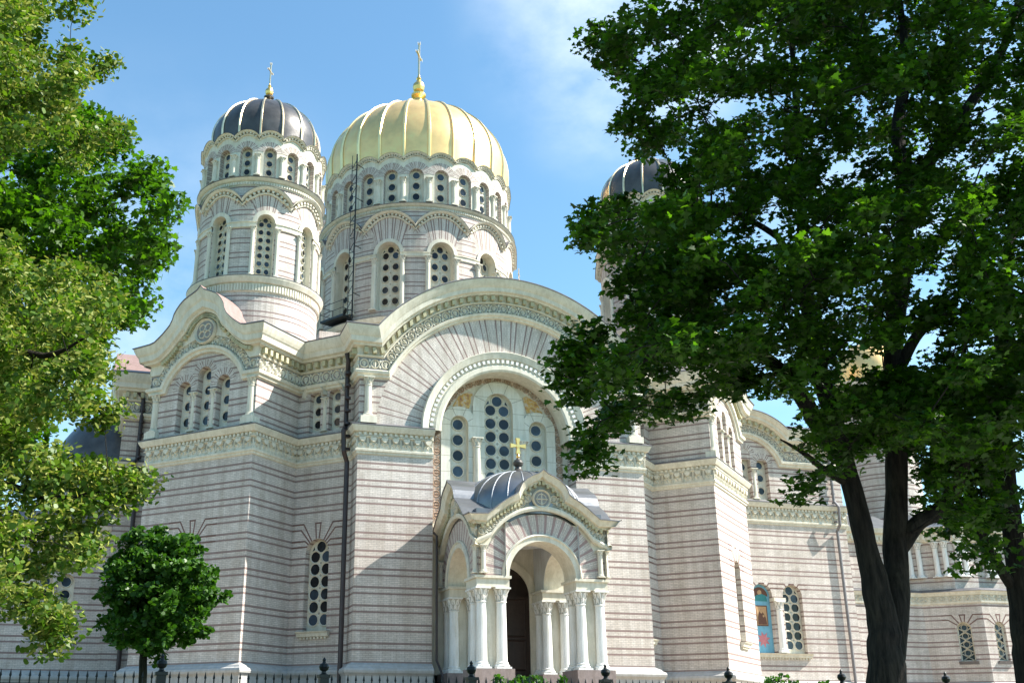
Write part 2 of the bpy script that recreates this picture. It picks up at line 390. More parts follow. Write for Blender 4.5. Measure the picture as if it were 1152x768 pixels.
COLM = {}
def column(parent, x, y, z0, z1, r, m=None, name='column', rz=0, z=-1.0, cap=None):
    m = m or M_TRIM; key = (round(z0, 3), round(z1, 3), r, m.name)
    if key not in COLM:
        mb = MB(); H = z1 - z0; ch = cap or min(.22 * H, r * 2.6); bh = r * 1.3
        box(mb, -r * 1.45, r * 1.45, -r * 1.45, r * 1.45, z0, z0 + r * .35, m)
        prof = [(r * 1.4, z0 + r * .35), (r * 1.5, z0 + r * .55), (r * 1.35, z0 + r * .75), (r * 1.15, z0 + r * .9), (r * 1.25, z0 + r * 1.1), (r * 1.03, z0 + bh),
                (r * .9, z1 - ch), (r * 1.08, z1 - ch + r * .08), (r * 1.05, z1 - ch + r * .2), (r * .95, z1 - ch + r * .3), (r * 1.02, z1 - ch * .6), (r * 1.3, z1 - ch * .25), (r * 1.45, z1 - r * .3)]
        lathe(mb, prof[:-4], 16, m); lathe(mb, prof[-5:], 16, M_CAPB)
        box(mb, -r * 1.5, r * 1.5, -r * 1.5, r * 1.5, z1 - r * .3, z1, m)
        for tier, (za, rr, o) in enumerate(((z1 - ch * .88, 1.12, 0), (z1 - ch * .5, 1.34, .5))):   # acanthus rows
            for i in range(8):
                a = 2 * pi * (i + o) / 8; w = .32; h = ch * .42
                P = lambda aa, q, zz: (q * r * sin(aa), -q * r * cos(aa), zz)
                mb.face([P(a - w, rr * .86, za), P(a + w, rr * .86, za), P(a + w * .8, rr * 1.0, za + h * .7), P(a, rr * 1.25, za + h), P(a - w * .8, rr * 1.0, za + h * .7)], m)
        COLM[key] = mb
        o = mb.build(name, parent, z, (x, y, 0)); o.rotation_euler.z = rz; COLM[key] = o.data; return o
    return link(COLM[key], name, parent, (x, y, 0), rz)

def cross(parent, x, y, z, h, m, w=.5, t=None, name='cross', base=None, z_=-1.0):
    mb = MB(); t = t or h * .05
    def bar(x0, x1, z0, z1): box(mb, x0, x1, -t / 2, t / 2, z0, z1, m)
    bar(-t / 2, t / 2, z, z + h); c = z + h * .62
    bar(-w / 2, -t / 2 - .001, c - t / 2, c + t / 2); bar(t / 2 + .001, w / 2, c - t / 2, c + t / 2)
    for (a, b) in ((-w / 2, c), (w / 2, c), (0, z + h)):    # flared ends
        mb.face([(a + t * q, -t * .7, b + t * s_) for q, s_ in ((1.3, 0), (0, 1.3), (-1.3, 0), (0, -1.3))], m)
        mb.face([(a + t * q, t * .7, b + t * s_) for q, s_ in ((1.3, 0), (0, 1.3), (-1.3, 0), (0, -1.3))], m)
    o = mb.build(name, parent, z_, (x, y, 0)); return o

# ------------------------------------------------------------------ setting
def at(px, py, D):
    x, y = px - CX, py - CY; a, b = cos(PITCH), sin(PITCH)
    d = np.array([x, FPX * a + y * b, FPX * b - y * a]); d = d * (D / d[1]); return (d[0], d[1], d[2] + EYE)
def ground_h(x, y):
    d = x * V[0] + y * V[1]
    t = min(1, max(0, (d - 15) / 25)); return .35 + 2.15 * t if d > 15 else 0
def noise_ground(name, c1, c2, rough, sc):
    m, t, b = mat(name, c1, rough)
    v = objvec(t); n = noise(t, sc, 8, v); t.links.new(ramp(t, n, .35, c1, .65, c2), b.inputs['Base Color']); bump(t, b, noise(t, sc * 8, 6, v), .4, .02); return m
M_GRASS = noise_ground('lawn_grass', (.035, .075, .015), (.07, .11, .03), .9, 3)
M_ASPH = noise_ground('asphalt', (.04, .04, .042), (.06, .06, .058), .85, 4)
M_PAVE = noise_ground('pavement_stone', (.20, .19, .18), (.28, .27, .25), .8, 5)
M_KERB = noise_ground('kerb_granite', (.28, .27, .26), (.36, .35, .34), .7, 8)
def w2(u, v): return (u * U[0] + v * V[0], u * U[1] + v * V[1])
def sheet(name, us, prof, m):
    mb = MB()
    for i in range(len(us) - 1):
        for j in range(len(prof) - 1):
            P = [(us[i], prof[j]), (us[i + 1], prof[j]), (us[i + 1], prof[j + 1]), (us[i], prof[j + 1])]
            mb.face([(*w2(u, p[0]), p[1]) for u, p in P], m)
    o = mb.build(name, None, 0.0); o['kind'] = 'structure'; return o
sheet('ground', [-1500, -60, 0, 60, 1500], [(-1500, -.02), (14.6, -.02), (16, .5), (40, 2.5), (130, 2.5), (200, 1), (1500, 0)], M_GRASS)
sheet('road', [-400, 400], [(-9, -.004), (2.2, -.004)], M_ASPH)
sheet('kerb', [-400, 400], [(2.2, -.1), (2.2, .12), (2.45, .12)], M_KERB)
sheet('pavement', [-400, 400], [(2.45, .116), (14.9, .13)], M_PAVE)

M_YARD = noise_ground('bounce_gravel', (.27, .21, .15), (.38, .31, .23), .9, 6)  # unseen pale yard, added to bounce warm light onto the walls
mb = MB()
mb.face([(*w2(-45, 30), 1.98), (*w2(90, 30), 1.98), (*w2(90, 40), 2.504), (*w2(-45, 40), 2.504)], M_YARD)
mb.face([(*w2(-45, 40), 2.504), (*w2(90, 40), 2.504), (*w2(90, 110), 2.504), (*w2(-45, 110), 2.504)], M_YARD)
o = mb.build('bounce_yard', None, 0.0); o['kind'] = 'structure'
# ------------------------------------------------------------------ the cathedral
CU, CV = 17.8, 70.4
c0 = w2(CU, CV)
cath = bpy.data.objects.new('cathedral', None); COL.objects.link(cath)
cath.location = (c0[0], c0[1], EYE + ZG); cath.rotation_euler.z = YAW
cath['label'] = 'striped pale brick cathedral with a golden central dome and dark ribbed corner domes'; cath['category'] = 'cathedral'

FP = [(-7.8, -19.3), (7.8, -19.3), (7.8, -17.8), (10.3, -15.3), (12.85, -17.85), (17.85, -12.85), (15.3, -10.3), (17.8, -7.8), (28.6, -7.8), (28.6, 7.8), (17.8, 7.8), (15.3, 10.3), (17.85, 12.85),
      (12.85, 17.85), (10.3, 15.3), (7.8, 17.8), (7.8, 19.3), (-7.8, 19.3), (-7.8, 17.8), (-10.3, 15.3), (-12.85, 17.85), (-17.85, 12.85), (-15.3, 10.3), (-17.8, 7.8), (-19.4, 7.8), (-19.4, -7.8), (-17.8, -7.8), (-15.3, -10.3), (-17.85, -12.85), (-12.85, -17.85), (-10.3, -15.3), (-7.8, -17.8)]
NS = len(FP)
def turn(i):
    a, b, c = FP[(i - 1) % NS], FP[i], FP[(i + 1) % NS]
    t = atan2(c[1] - b[1], c[0] - b[0]) - atan2(b[1] - a[1], b[0] - a[0])
    while t > pi: t -= 2 * pi
    while t < -pi: t += 2 * pi
    return tan(t / 2)
def seg(i):
    a, b = FP[i % NS], FP[(i + 1) % NS]; F = flat(a[0], a[1], b[0], b[1]); return F, -F.L / 2, F.L / 2, (turn(i % NS), turn((i + 1) % NS))
# the face a viewer sees: segments 0..8 and 25..31
BACK = set(range(9, 25))
PL = [(0, .30), (2.35, .30), (2.42, .34), (2.50, .42), (2.60, .44), (2.70, .40), (2.76, .28), (2.84, .22), (2.90, .10), (2.96, .0)]
LC = [(12.95, 0), (13.0, .05), (13.08, .12), (13.16, .13), (13.2, .08)]
def lower_cornice(mb, F, a, b, mit, detail=True):
    strip(mb, F, a, b, [(12.93, 0), (12.97, .07), (13.06, .08), (13.10, .14), (13.20, .15), (13.24, .06)], M_TRIM, mit)
    strip(mb, F, a, b, [(13.24, .06), (13.80, .06)], M_TRIM, mit)
    strip(mb, F, a, b, [(13.80, .06), (13.84, .16), (13.88, .16), (13.90, .10), (14.06, .10), (14.07, .26), (14.14, .30), (14.30, .385), (14.36, .40)], M_TRIM, mit)
    strip(mb, F, a, b, [(14.36, .40), (14.385, .43), (14.41, .43), (14.58, 0)], M_LEDGE, mit)
    if not detail: return
    a0, b0 = a - mit[0] * .08, b + mit[1] * .08
    dents(mb, F, a0, b0, 13.905, 14.05, .09, .20, .26, M_TRIM, .55)
    n = max(1, round((b0 - a0) / .58)); p = (b0 - a0) / n
    for i in range(n):       # hanging acanthus scallops
        c = a0 + (i + .5) * p
        prism(mb, F, rect(a0 + i * p - .02, a0 + i * p + .02, 13.26, 13.66), .06, .10, M_TRIM)
        prism(mb, F, [(c - .17, 13.80), (c - .14, 13.66), (c - .05, 13.58), (c + .05, 13.58), (c + .14, 13.66), (c + .17, 13.80)][::-1][::-1], .06, .20, M_TRIM)
        bead(mb, F, [(c - p * .42, 13.30), (c - p * .36, 13.48), (c - .1, 13.52), (c, 13.36), (c + .1, 13.52), (c + p * .36, 13.48), (c + p * .42, 13.30)], .07, .06, .12, M_TRIM)
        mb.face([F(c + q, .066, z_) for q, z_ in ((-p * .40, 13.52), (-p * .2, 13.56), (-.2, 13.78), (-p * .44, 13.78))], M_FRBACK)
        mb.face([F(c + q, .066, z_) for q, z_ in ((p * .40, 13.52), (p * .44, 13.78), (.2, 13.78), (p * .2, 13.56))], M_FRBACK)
def frieze_ornament(mb, F, pts, width, m=None, d=.0, pitch=.62):
    """guilloche of rings and leaves along a centre line"""
    L = [0]
    for i in range(1, len(pts)): L.append(L[-1] + sqrt((pts[i][0] - pts[i - 1][0])**2 + (pts[i][1] - pts[i - 1][1])**2))
    n = max(1, round(L[-1] / pitch)); p = L[-1] / n
    def pos(l):
        l = max(0, min(L[-1] - 1e-6, l))
        for i in range(len(L) - 1):
            if L[i + 1] >= l:
                t = (l - L[i]) / (L[i + 1] - L[i] + 1e-9); a, b = pts[i], pts[i + 1]; dx, dz = b[0] - a[0], b[1] - a[1]; q = sqrt(dx * dx + dz * dz) or 1
                return (a[0] + dx * t, a[1] + dz * t), (dx / q, dz / q)
        return pts[-1], (1, 0)
    h = width * .42; m = m or M_TRIM
    for i in range(n):
        (cx_, cz), (tx, tz) = pos((i + .5) * p); nx, nz = -tz, tx
        W = lambda a, b: (cx_ + tx * a + nx * b, cz + tz * a + nz * b)
        K = 10; rr = min(p * .44, h)
        bead(mb, F, [W(rr * cos(2 * pi * k / K), rr * sin(2 * pi * k / K)) for k in range(K)], .085, d, d + .07, m, True)
        bead(mb, F, [W(0, -rr * .7), W(0, rr * .55)], .11, d, d + .07, m)
        for g in (-1, 1): bead(mb, F, [W(0, -rr * .5), W(g * rr * .45, rr * .1), W(g * rr * .25, rr * .5)], .07, d, d + .05, m)
        for g in (-1, 1): prism(mb, F, [W(p * .5 - .07, g * h * .72), W(p * .5, g * h * .72 - .09), W(p * .5 + .07, g * h * .72), W(p * .5, g * h * .72 + .09)], d, d + .05, m)
ENT_M = [(16.93, 0), (16.98, .14), (17.08, .16), (17.14, .26), (17.28, .30), (17.34, .22), (17.36, .10)]
ENT_F = [(17.36, .10), (18.02, .10)]
ENT_C = [(18.02, .10), (18.06, .20), (18.12, .22), (18.16, .14), (18.52, .20), (18.56, .44), (18.66, .48), (18.72, .62), (18.98, .66), (19.06, .72), (19.22, .80), (19.42, .88), (19.52, .90)]
ENT_R = [(19.52, .90), (19.55, .94), (19.58, .94), (19.95, .0)]
def upper_entab(mb, F, a, b, mit, detail=True):
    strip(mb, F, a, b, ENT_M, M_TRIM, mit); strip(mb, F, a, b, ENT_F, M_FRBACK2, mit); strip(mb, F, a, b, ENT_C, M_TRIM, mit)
    strip(mb, F, a, b, ENT_R, M_LEDGE, mit)
    if detail:
        a0, b0 = a - mit[0] * .12, b + mit[1] * .12
        frieze_ornament(mb, F, [(a0, 17.69), (b0, 17.69)], .66, d=.10)
        dents(mb, F, a0, b0, 18.20, 18.50, .16, .42, .46, M_TRIMD, .45)

# --- lower walls and plinth
GW = {4: 'gable', 28: 'gable'}
low_open = {0: [], 4: [(0, .62, 4.6, 8.55)], 28: [(0, .62, 4.6, 8.55)], 30: [(-.15, .72, 4.55, 8.4)], 2: [(-.55, .72, 4.55, 8.4)],
            7: [(-3.98, .72, 4.62, 8.3), (-1.62, .72, 4.62, 8.3), (.62, .72, 4.62, 8.3)]}
def fan(mb, F, sc, zs, hw, k=1.0, w=.95, z1=None):
    """radiating brick courses above an arched opening, laid 6 mm proud"""
    W = hw + w; st = sorted([3.55 + .866 * k for k in range(12)] + [3.84 + .866 * k for k in range(12)])
    st = [z for z in st if zs + .12 < z < zs + hw + w * .9]; top = st[-1] + .043
    A = arcpts(sc, zs, hw + .005, 16)
    for k in range(16):
        P = [A[k], A[k + 1], (sc + (A[k + 1][0] - sc) / hw * W * .98, top - (.0 if 1 < k < 14 else 0)), (sc + (A[k][0] - sc) / hw * W * .98, top)]
        mb.face([F(p[0], .004, p[1]) for p in P], M_PLAINB, P)
    def line(pts, wd=.08):
        for a_, b_ in zip(pts[:-1], pts[1:]):
            dx, dz = b_[0] - a_[0], b_[1] - a_[1]; L = sqrt(dx * dx + dz * dz) or 1; nx, nz = -dz / L * wd / 2, dx / L * wd / 2; ex, ez = dx / L * .02, dz / L * .02
            mb.face([F(a_[0] + nx - ex, .009, a_[1] + nz - ez), F(a_[0] - nx - ex, .009, a_[1] - nz - ez), F(b_[0] - nx + ex, .009, b_[1] - nz + ez), F(b_[0] + nx + ex, .009, b_[1] + nz + ez)], M_STRIPE)
    for g in (-1, 1):
        n_ = len(st)
        for k, z in enumerate(st):
            th = radians(24 + (64 - 24) * (k + .5) / n_); x = min(W - .12, max((z - zs) / tan(th), hw * cos(th) + .05))
            line([(sc + g * (hw + .02) * cos(th), zs + (hw + .02) * sin(th)), (sc + g * x, z), (sc + g * W, z)])
        line([(sc + g * .09, zs + hw + .03), (sc + g * .16, top - .06)])
    line([(sc - .19, top - .04), (sc + .19, top - .04)])
for i in range(NS):
    F, a, b, mit = seg(i)
    if i in BACK:
        mb = MB(); wall(mb, F, a, b, 2.9, 19.9); strip(mb, F, a, b, PL, M_PLINTH, mit); lower_cornice(mb, F, a, b, mit, False); upper_entab(mb, F, a, b, mit, False); mb.build('wall', cath); continue
    mb = MB(); ops = low_open.get(i, [])
    if i == 0:
        for g in (-1, 1):
            mb = MB(); wall(mb, F, min(g * 3.9, g * 7.8), max(g * 3.9, g * 7.8), 2.9, 12.95, uo=3 + g)
            mb.face([F(g * 3.9, 0, 0), F(g * 3.9, -1.1, 0), F(g * 3.9, -1.1, 14.42), F(g * 3.9, 0, 14.42)], M_BRICK, [(0, 0), (1.1, 0), (1.1, 14.42), (0, 14.42)]); mb.build('wall', cath)
            mb = MB(); x0, x1 = min(g * 3.9, g * 7.8), max(g * 3.9, g * 7.8); strip(mb, F, x0, x1, PL, M_PLINTH, (mit[0] if g < 0 else 0, mit[1] if g > 0 else 0))
            mb.face([F(g * 3.9, d_, z_) for z_, d_ in PL] + [F(g * 3.9, 0, 0)], M_PLINTH); mb.build('plinth', cath)
            mb = MB(); lower_cornice(mb, F, x0, x1, (mit[0] if g < 0 else 0, mit[1] if g > 0 else 0)); e = g * 3.9
            mb.face([F(e, d_, z_) for z_, d_ in [(12.93, 0), (12.97, .07), (13.06, .08), (13.10, .14), (13.20, .15), (13.24, .06), (13.80, .06), (13.84, .16), (13.90, .10), (14.06, .10), (14.07, .26), (14.14, .30), (14.30, .385), (14.36, .40), (14.41, .43), (14.58, 0)]], M_TRIM); mb.build('cornice', cath)
        continue
    else:
        wall(mb, F, a, b, 2.9, 12.95, ops, .42, uo=i * 1.7)
        for (sc, hw, zb, zs) in ops: fan(mb, F, sc, zs, hw, w=.42 if i == 7 else .95)
    mb.build('wall', cath)
    for (sc, hw, zb, zs) in ops:
        if i == 7 and sc == ops[1][0]: continue
        G = F; window_mesh(hw, zb, zs, -.36, 2, .60, None, F, 'window', cath, sc=sc)
    if ops:
        mb = MB(); s0 = ops[0][0] - ops[0][1] - .22; s1 = ops[-1][0] + ops[-1][1] + .22; zb = ops[0][2]
        strip(mb, F, s0, s1, [(zb - .28, .01), (zb - .24, .18), (zb - .10, .22), (zb - .04, .30), (zb, .32), (zb + .05, -.36)], M_TRIM, (0, 0))
        for s_ in (s0, s1): mb.face([F(s_, d_, z_) for z_, d_ in [(zb - .28, .0), (zb - .24, .18), (zb - .10, .22), (zb - .04, .30), (zb, .32), (zb, 0)]], M_TRIM)
        dents(mb, F, s0 + .1, s1 - .1, zb - .36, zb - .26, 0, .12, .22, M_TRIM, .5); mb.build('window_sill', cath)
    mb = MB()
    strip(mb, F, a, b, PL, M_PLINTH, mit)
    mb.build('plinth', cath)
    mb = MB()
    lower_cornice(mb, F, a, b, mit)
    mb.build('cornice', cath)

# --- upper walls
def corner_columns(F, a, b, which, d=.0):
    for s_ in which:
        x, y, _ = F(s_, d, 0)
        ang = atan2(F(1, 0, 0)[1] - F(0, 0, 0)[1], F(1, 0, 0)[0] - F(0, 0, 0)[0])
        column(cath, x, y, 14.85, 16.96, .19, M_TRIM, 'column', ang)
        mb = MB(); G = F
        prism(mb, G, rect(s_ - .42, s_ + .42, 14.5, 14.85), d - .42, d + .32, M_TRIM); mb.build('pedestal', cath)
for i in range(NS):
    if i in BACK or i in (0, 4, 28, 7): continue
    F, a, b, mit = seg(i); mb = MB(); ops = []
    if i in (2, 30):
        s0 = -.05 if i == 30 else .05
        ops = [(s0 - .62, .36, 14.72, 17.0), (s0 + .62, .36, 14.72, 17.0)]
    wall(mb, F, a, b, 14.4, 17.0 if not ops else 17.0, [(o[0], o[1], o[2], 16.62) for o in ops], .38, uo=i)
    for o in ops: annulus(mb, F, o[0], 16.62, .38, .62, .012, M_VOUSS, 180, 0, 12, True, .30, per=.30)
    wall(mb, F, a, b, 17.0, 19.6, (), uo=i); mb.build('wall', cath)
    mb = MB(); upper_entab(mb, F, a, b, mit)
    if ops:
        for o in ops: bead(mb, F, arcpts(o[0], 16.62, .70, 12, 175, 5), .12, .0, .30, M_TRIM)
    mb.build('entablature', cath)
    for o in ops: window_mesh(.36, 14.72, 16.62, -.33, 1, .6, None, F, 'window', cath, sc=o[0])
    if ops: x, y, _ = F((ops[0][0] + ops[1][0]) / 2, -.08, 0); column(cath, x, y, 14.72, 16.55, .15, M_TRIM, 'column', atan2(F(1, 0, 0)[1] - F(0, 0, 0)[1], F(1, 0, 0)[0] - F(0, 0, 0)[0]))
    if i == 25 or i == 31 or i == 1: pass

# main front: big arch
F, a, b, mit = seg(0)
mb = MB(); ZC = 14.0; R1, R2 = 4.57, 6.9
annulus(mb, F, 0, ZC, R1 - .05, R2 + .05, 0, M_VOUS, 178, 2, 64, True, .75, per=.866)
for g in (-1, 1):      # wall beside the fan, horizontal courses
    zz = [14.25 + (17.0 - 14.25) * k / 10 for k in range(11)]
    for k in range(10):
        xa = sqrt(R2**2 - (zz[k] - ZC)**2); xb = sqrt(R2**2 - (zz[k + 1] - ZC)**2)
        P = [(g * xa, zz[k]), (g * 7.8, zz[k]), (g * 7.8, zz[k + 1]), (g * xb, zz[k + 1])]
        mb.face([F(s_, -.003, z_) for s_, z_ in P], M_BRICK, P)
mb.build('arch_wall', cath)
mb = MB()              # entablature sweeping over the arch
NA = 48; a0 = math.degrees(math.asin((16.95 - ZC) / R2)); a1 = math.degrees(math.asin((19.50 - ZC) / 8.95))
inn = [(-7.8, 16.93)] + [(-R2 * cos(radians(a0 + (180 - 2 * a0) * k / NA)), ZC + R2 * sin(radians(a0 + (180 - 2 * a0) * k / NA))) for k in range(NA + 1)] + [(7.8, 16.93)]
outr = [(-7.8, 19.52)] + [(-8.95 * cos(radians(a1 + (180 - 2 * a1) * k / NA)), ZC + 8.95 * sin(radians(a1 + (180 - 2 * a1) * k / NA))) for k in range(NA + 1)] + [(7.8, 19.52)]
T = lambda z_: (z_ - 16.93) / (19.52 - 16.93)
ribbon(mb, F, inn, outr, [(T(z_), d_) for z_, d_ in ENT_M], M_TRIM, mit)
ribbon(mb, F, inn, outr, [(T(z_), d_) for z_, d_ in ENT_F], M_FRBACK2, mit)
ribbon(mb, F, inn, outr, [(T(z_), d_) for z_, d_ in ENT_C], M_TRIM, mit)
ribbon(mb, F, inn, outr, [(1, .90), (1.012, .95), (1.03, .95), (1.03, .0)], M_LEDGE, mit)
lp = lambda t: [(inn[k][0] + (outr[k][0] - inn[k][0]) * t, inn[k][1] + (outr[k][1] - inn[k][1]) * t) for k in range(len(inn))]
mid = lp(T(17.69)); frieze_ornament(mb, F, [(mid[0][0] - .1, mid[0][1])] + mid[1:-1] + [(mid[-1][0] + .1, mid[-1][1])], .52, d=.10, pitch=.56)
for cc, (lo, hi) in enumerate([(lp(T(18.2)), lp(T(18.5)))]):
    Ls = [0]
    for k in range(1, len(lo)): Ls.append(Ls[-1] + sqrt((lo[k][0] - lo[k - 1][0])**2 + (lo[k][1] - lo[k - 1][1])**2))
    def PT(arr, l):
        for k in range(len(Ls) - 1):
            if Ls[k + 1] >= l: t = (l - Ls[k]) / (Ls[k + 1] - Ls[k]); return (arr[k][0] + (arr[k + 1][0] - arr[k][0]) * t, arr[k][1] + (arr[k + 1][1] - arr[k][1]) * t)
        return arr[-1]
    n = round(Ls[-1] / .46)
    for k in range(n):
        l0 = (k + .28) * Ls[-1] / n; l1 = (k + .72) * Ls[-1] / n
        prism(mb, F, [PT(lo, l0), PT(lo, l1), PT(hi, l1), PT(hi, l0)], .16, .42, M_TRIMD)
mb.build('arched_entablature', cath)
mb = MB()              # ring moulding of the recessed window
ribbon(mb, F, arcpts(0, 14.4, 3.5, 48), arcpts(0, 14.4, 4.57, 48), [(0, -1.08), (0, .14), (.10, .20), (.30, .20), (.38, .12), (.62, .12), (.66, .24), (.86, .30), (.97, .34), (1.0, .30), (1.0, -.02)], M_TRIM)
dents_arc(mb, F, 0, 14.4, 3.96, 4.14, 178, 2, .27, .11, .24, M_WHITE, .5)
ob = mb.build('arch_moulding', cath)
# clip the ring legs so that they only show above the lower cornice: front legs end at 14.4
# back wall of the recess
D0 = -1.1
mb = MB(); nn = 40
A = arcpts(0, 14.4, 3.72, nn)
def rho(q):      # outline of the trefoil panel seen from (0, 14.4)
    best = 0
    for (sx, sz, r_) in ((-2.2, 15.15, 1.0), (0, 16.25, 1.45), (2.2, 15.15, 1.0)):
        dx, dz = cos(q), sin(q); bx, bz = sx, sz - 14.4; t_ = bx * dx + bz * dz; h = bx * bx + bz * bz - t_ * t_
        if h < r_ * r_: best = max(best, t_ + sqrt(r_ * r_ - h))
    if abs(cos(q)) > .6: best = max(best, 3.19 / abs(cos(q)) if abs(3.19 * tan(q)) < .8 else best)
    return best
ri = [(min(3.6, rho(pi - pi * k / 60)) * .99) for k in range(61)]
ribbon(mb, F, [(ri[k] * cos(pi - pi * k / 60), 14.4 + ri[k] * sin(pi - pi * k / 60)) for k in range(61)], arcpts(0, 14.4, 3.75, 60), [(0, D0), (1, D0)], M_TRIM)
for g in (-1, 1): mb.face([F(g * 3.19, D0, 2.5), F(g * 3.95, D0, 2.5), F(g * 3.95, D0, 14.4), F(g * 3.19, D0, 14.4)], M_TRIM)
for g in (-1, 1): mb.face([F(g * 3.72, D0, 14.4), F(g * 3.95, D0, 14.4), F(g * 3.95, 0, 14.4), F(g * 3.72, 0, 14.4)], M_TRIM)
mb.face([F(-3.19, D0, 2.5), F(3.19, D0, 2.5), F(3.19, D0, 9.62), F(-3.19, D0, 9.62)], M_TRIM)
annulus(mb, F, 0, 14.4, 3.22, 3.62, D0 + .012, M_BANDG, 180, 0, 40, False)
for g in (-1, 1):
    prism(mb, F, rect(min(g * 3.22, g * 3.62), max(g * 3.22, g * 3.62), 9.9, 14.4), D0, D0 + .012, M_BANDG)
mb.build('recess_wall', cath)
mb = MB()
frieze_ornament(mb, F, [(-3.42, 10.0)] + arcpts(0, 14.4, 3.42, 40) + [(3.42, 10.0)], .40, M_SCROLL, D0 + .013, .56)
mb.build('painted_scroll_band', cath)
mb = MB(); D1 = D0 + .10
# white trefoil panel with three lancets
def lan(sc, hw, zb, zs, ho, zt, m=M_PANEL):
    pass
for (s0, s1, sc, hw, zs, ro) in ((-3.2, -1.45, -2.2, .50, 15.15, 1.0), (-1.45, 1.45, 0, .80, 16.25, 1.45), (1.45, 3.2, 2.2, .50, 15.15, 1.0)):
    n = 14; In = arcpts(sc, zs, hw, n); Ou = arcpts(sc, zs, ro, n)
    Ou = [(max(s0, min(s1, p[0])), p[1]) for p in Ou]
    for k in range(n):
        P = [In[k], In[k + 1], Ou[k + 1], Ou[k]]; mb.face([F(p[0], D1, p[1]) for p in P], M_PANEL, P)
        P = [Ou[k], Ou[k + 1]]; mb.face([F(Ou[k][0], D1, Ou[k][1]), F(Ou[k + 1][0], D1, Ou[k + 1][1]), F(Ou[k + 1][0], D0, Ou[k + 1][1]), F(Ou[k][0], D0, Ou[k][1])], M_WHITE)
    for (x0, x1) in ((s0, sc - hw), (sc + hw, s1)):
        P = rect(x0, x1, 9.6, zs); mb.face([F(p[0], D1, p[1]) for p in P], M_PANEL, P)
        if Ou[0][0] > s0 + .01 or True: pass
    O = [(sc - hw, 9.6)] + In + [(sc + hw, 9.6)]
    for k in range(len(O) - 1): mb.face([F(O[k][0], D1, O[k][1]), F(O[k + 1][0], D1, O[k + 1][1]), F(O[k + 1][0], D1 - .45, O[k + 1][1]), F(O[k][0], D1 - .45, O[k][1])], M_TRIM)
    for k in range(1, 8):    # radial joints
        if k % 2 == 0: continue
        q = radians(180 * k / 8); bead(mb, F, [(sc + (hw + .02) * cos(q), zs + (hw + .02) * sin(q)), (max(s0, min(s1, sc + ro * cos(q))), zs + ro * .98 * sin(q))], .03, D1, D1 + .008, M_FRBACK)
mb.build('white_window_panel', cath)
for g in (-1, 1):     # painted spandrels
    P = [(g * 1.62, 16.1), (g * 2.55, 16.15), (g * 2.2, 16.75), (g * 1.62, 17.05), (g * 1.4, 16.95)]
    mb = MB(); prism(mb, F, P if g > 0 else P[::-1], D0, D0 + .03, M_ANGEL); mb.build('painted_spandrel', cath)
for (sc, hw, zs, cols, pt) in ((-2.2, .5, 15.15, 1, .78), (0, .8, 16.25, 2, .70), (2.2, .5, 15.15, 1, .78)):
    window_mesh(hw, 9.6, zs, D1 - .30, cols, pt, .30 if cols == 1 else .30, F, 'window', cath, sc=sc)
for g in (-1, 1):
    x, y, _ = F(g * 1.27, D1 + .08, 0); column(cath, x, y, 10.4, 14.45, .20, M_TRIM)
mb = MB(); strip(mb, F, -3.9, 3.9, [(9.2, D0 + .02), (9.3, D0 + .25), (9.6, D0 + .35), (9.62, D0 + .4), (9.7, D0)], M_TRIM); mb.build('window_sill', cath)
corner_columns(F, a, b, (-7.35, 7.35), .06)
corner_columns(seg(25)[0], 0, 0, (7.35,), .06)
F25, a25, b25, m25 = seg(25)
# west arm: the far side pier seen from its end
F26, a26, b26, m26 = seg(26)
x, y, _ = F26(a26 + .45, .1, 0); column(cath, x, y, 14.85, 16.96, .19, M_TRIM)

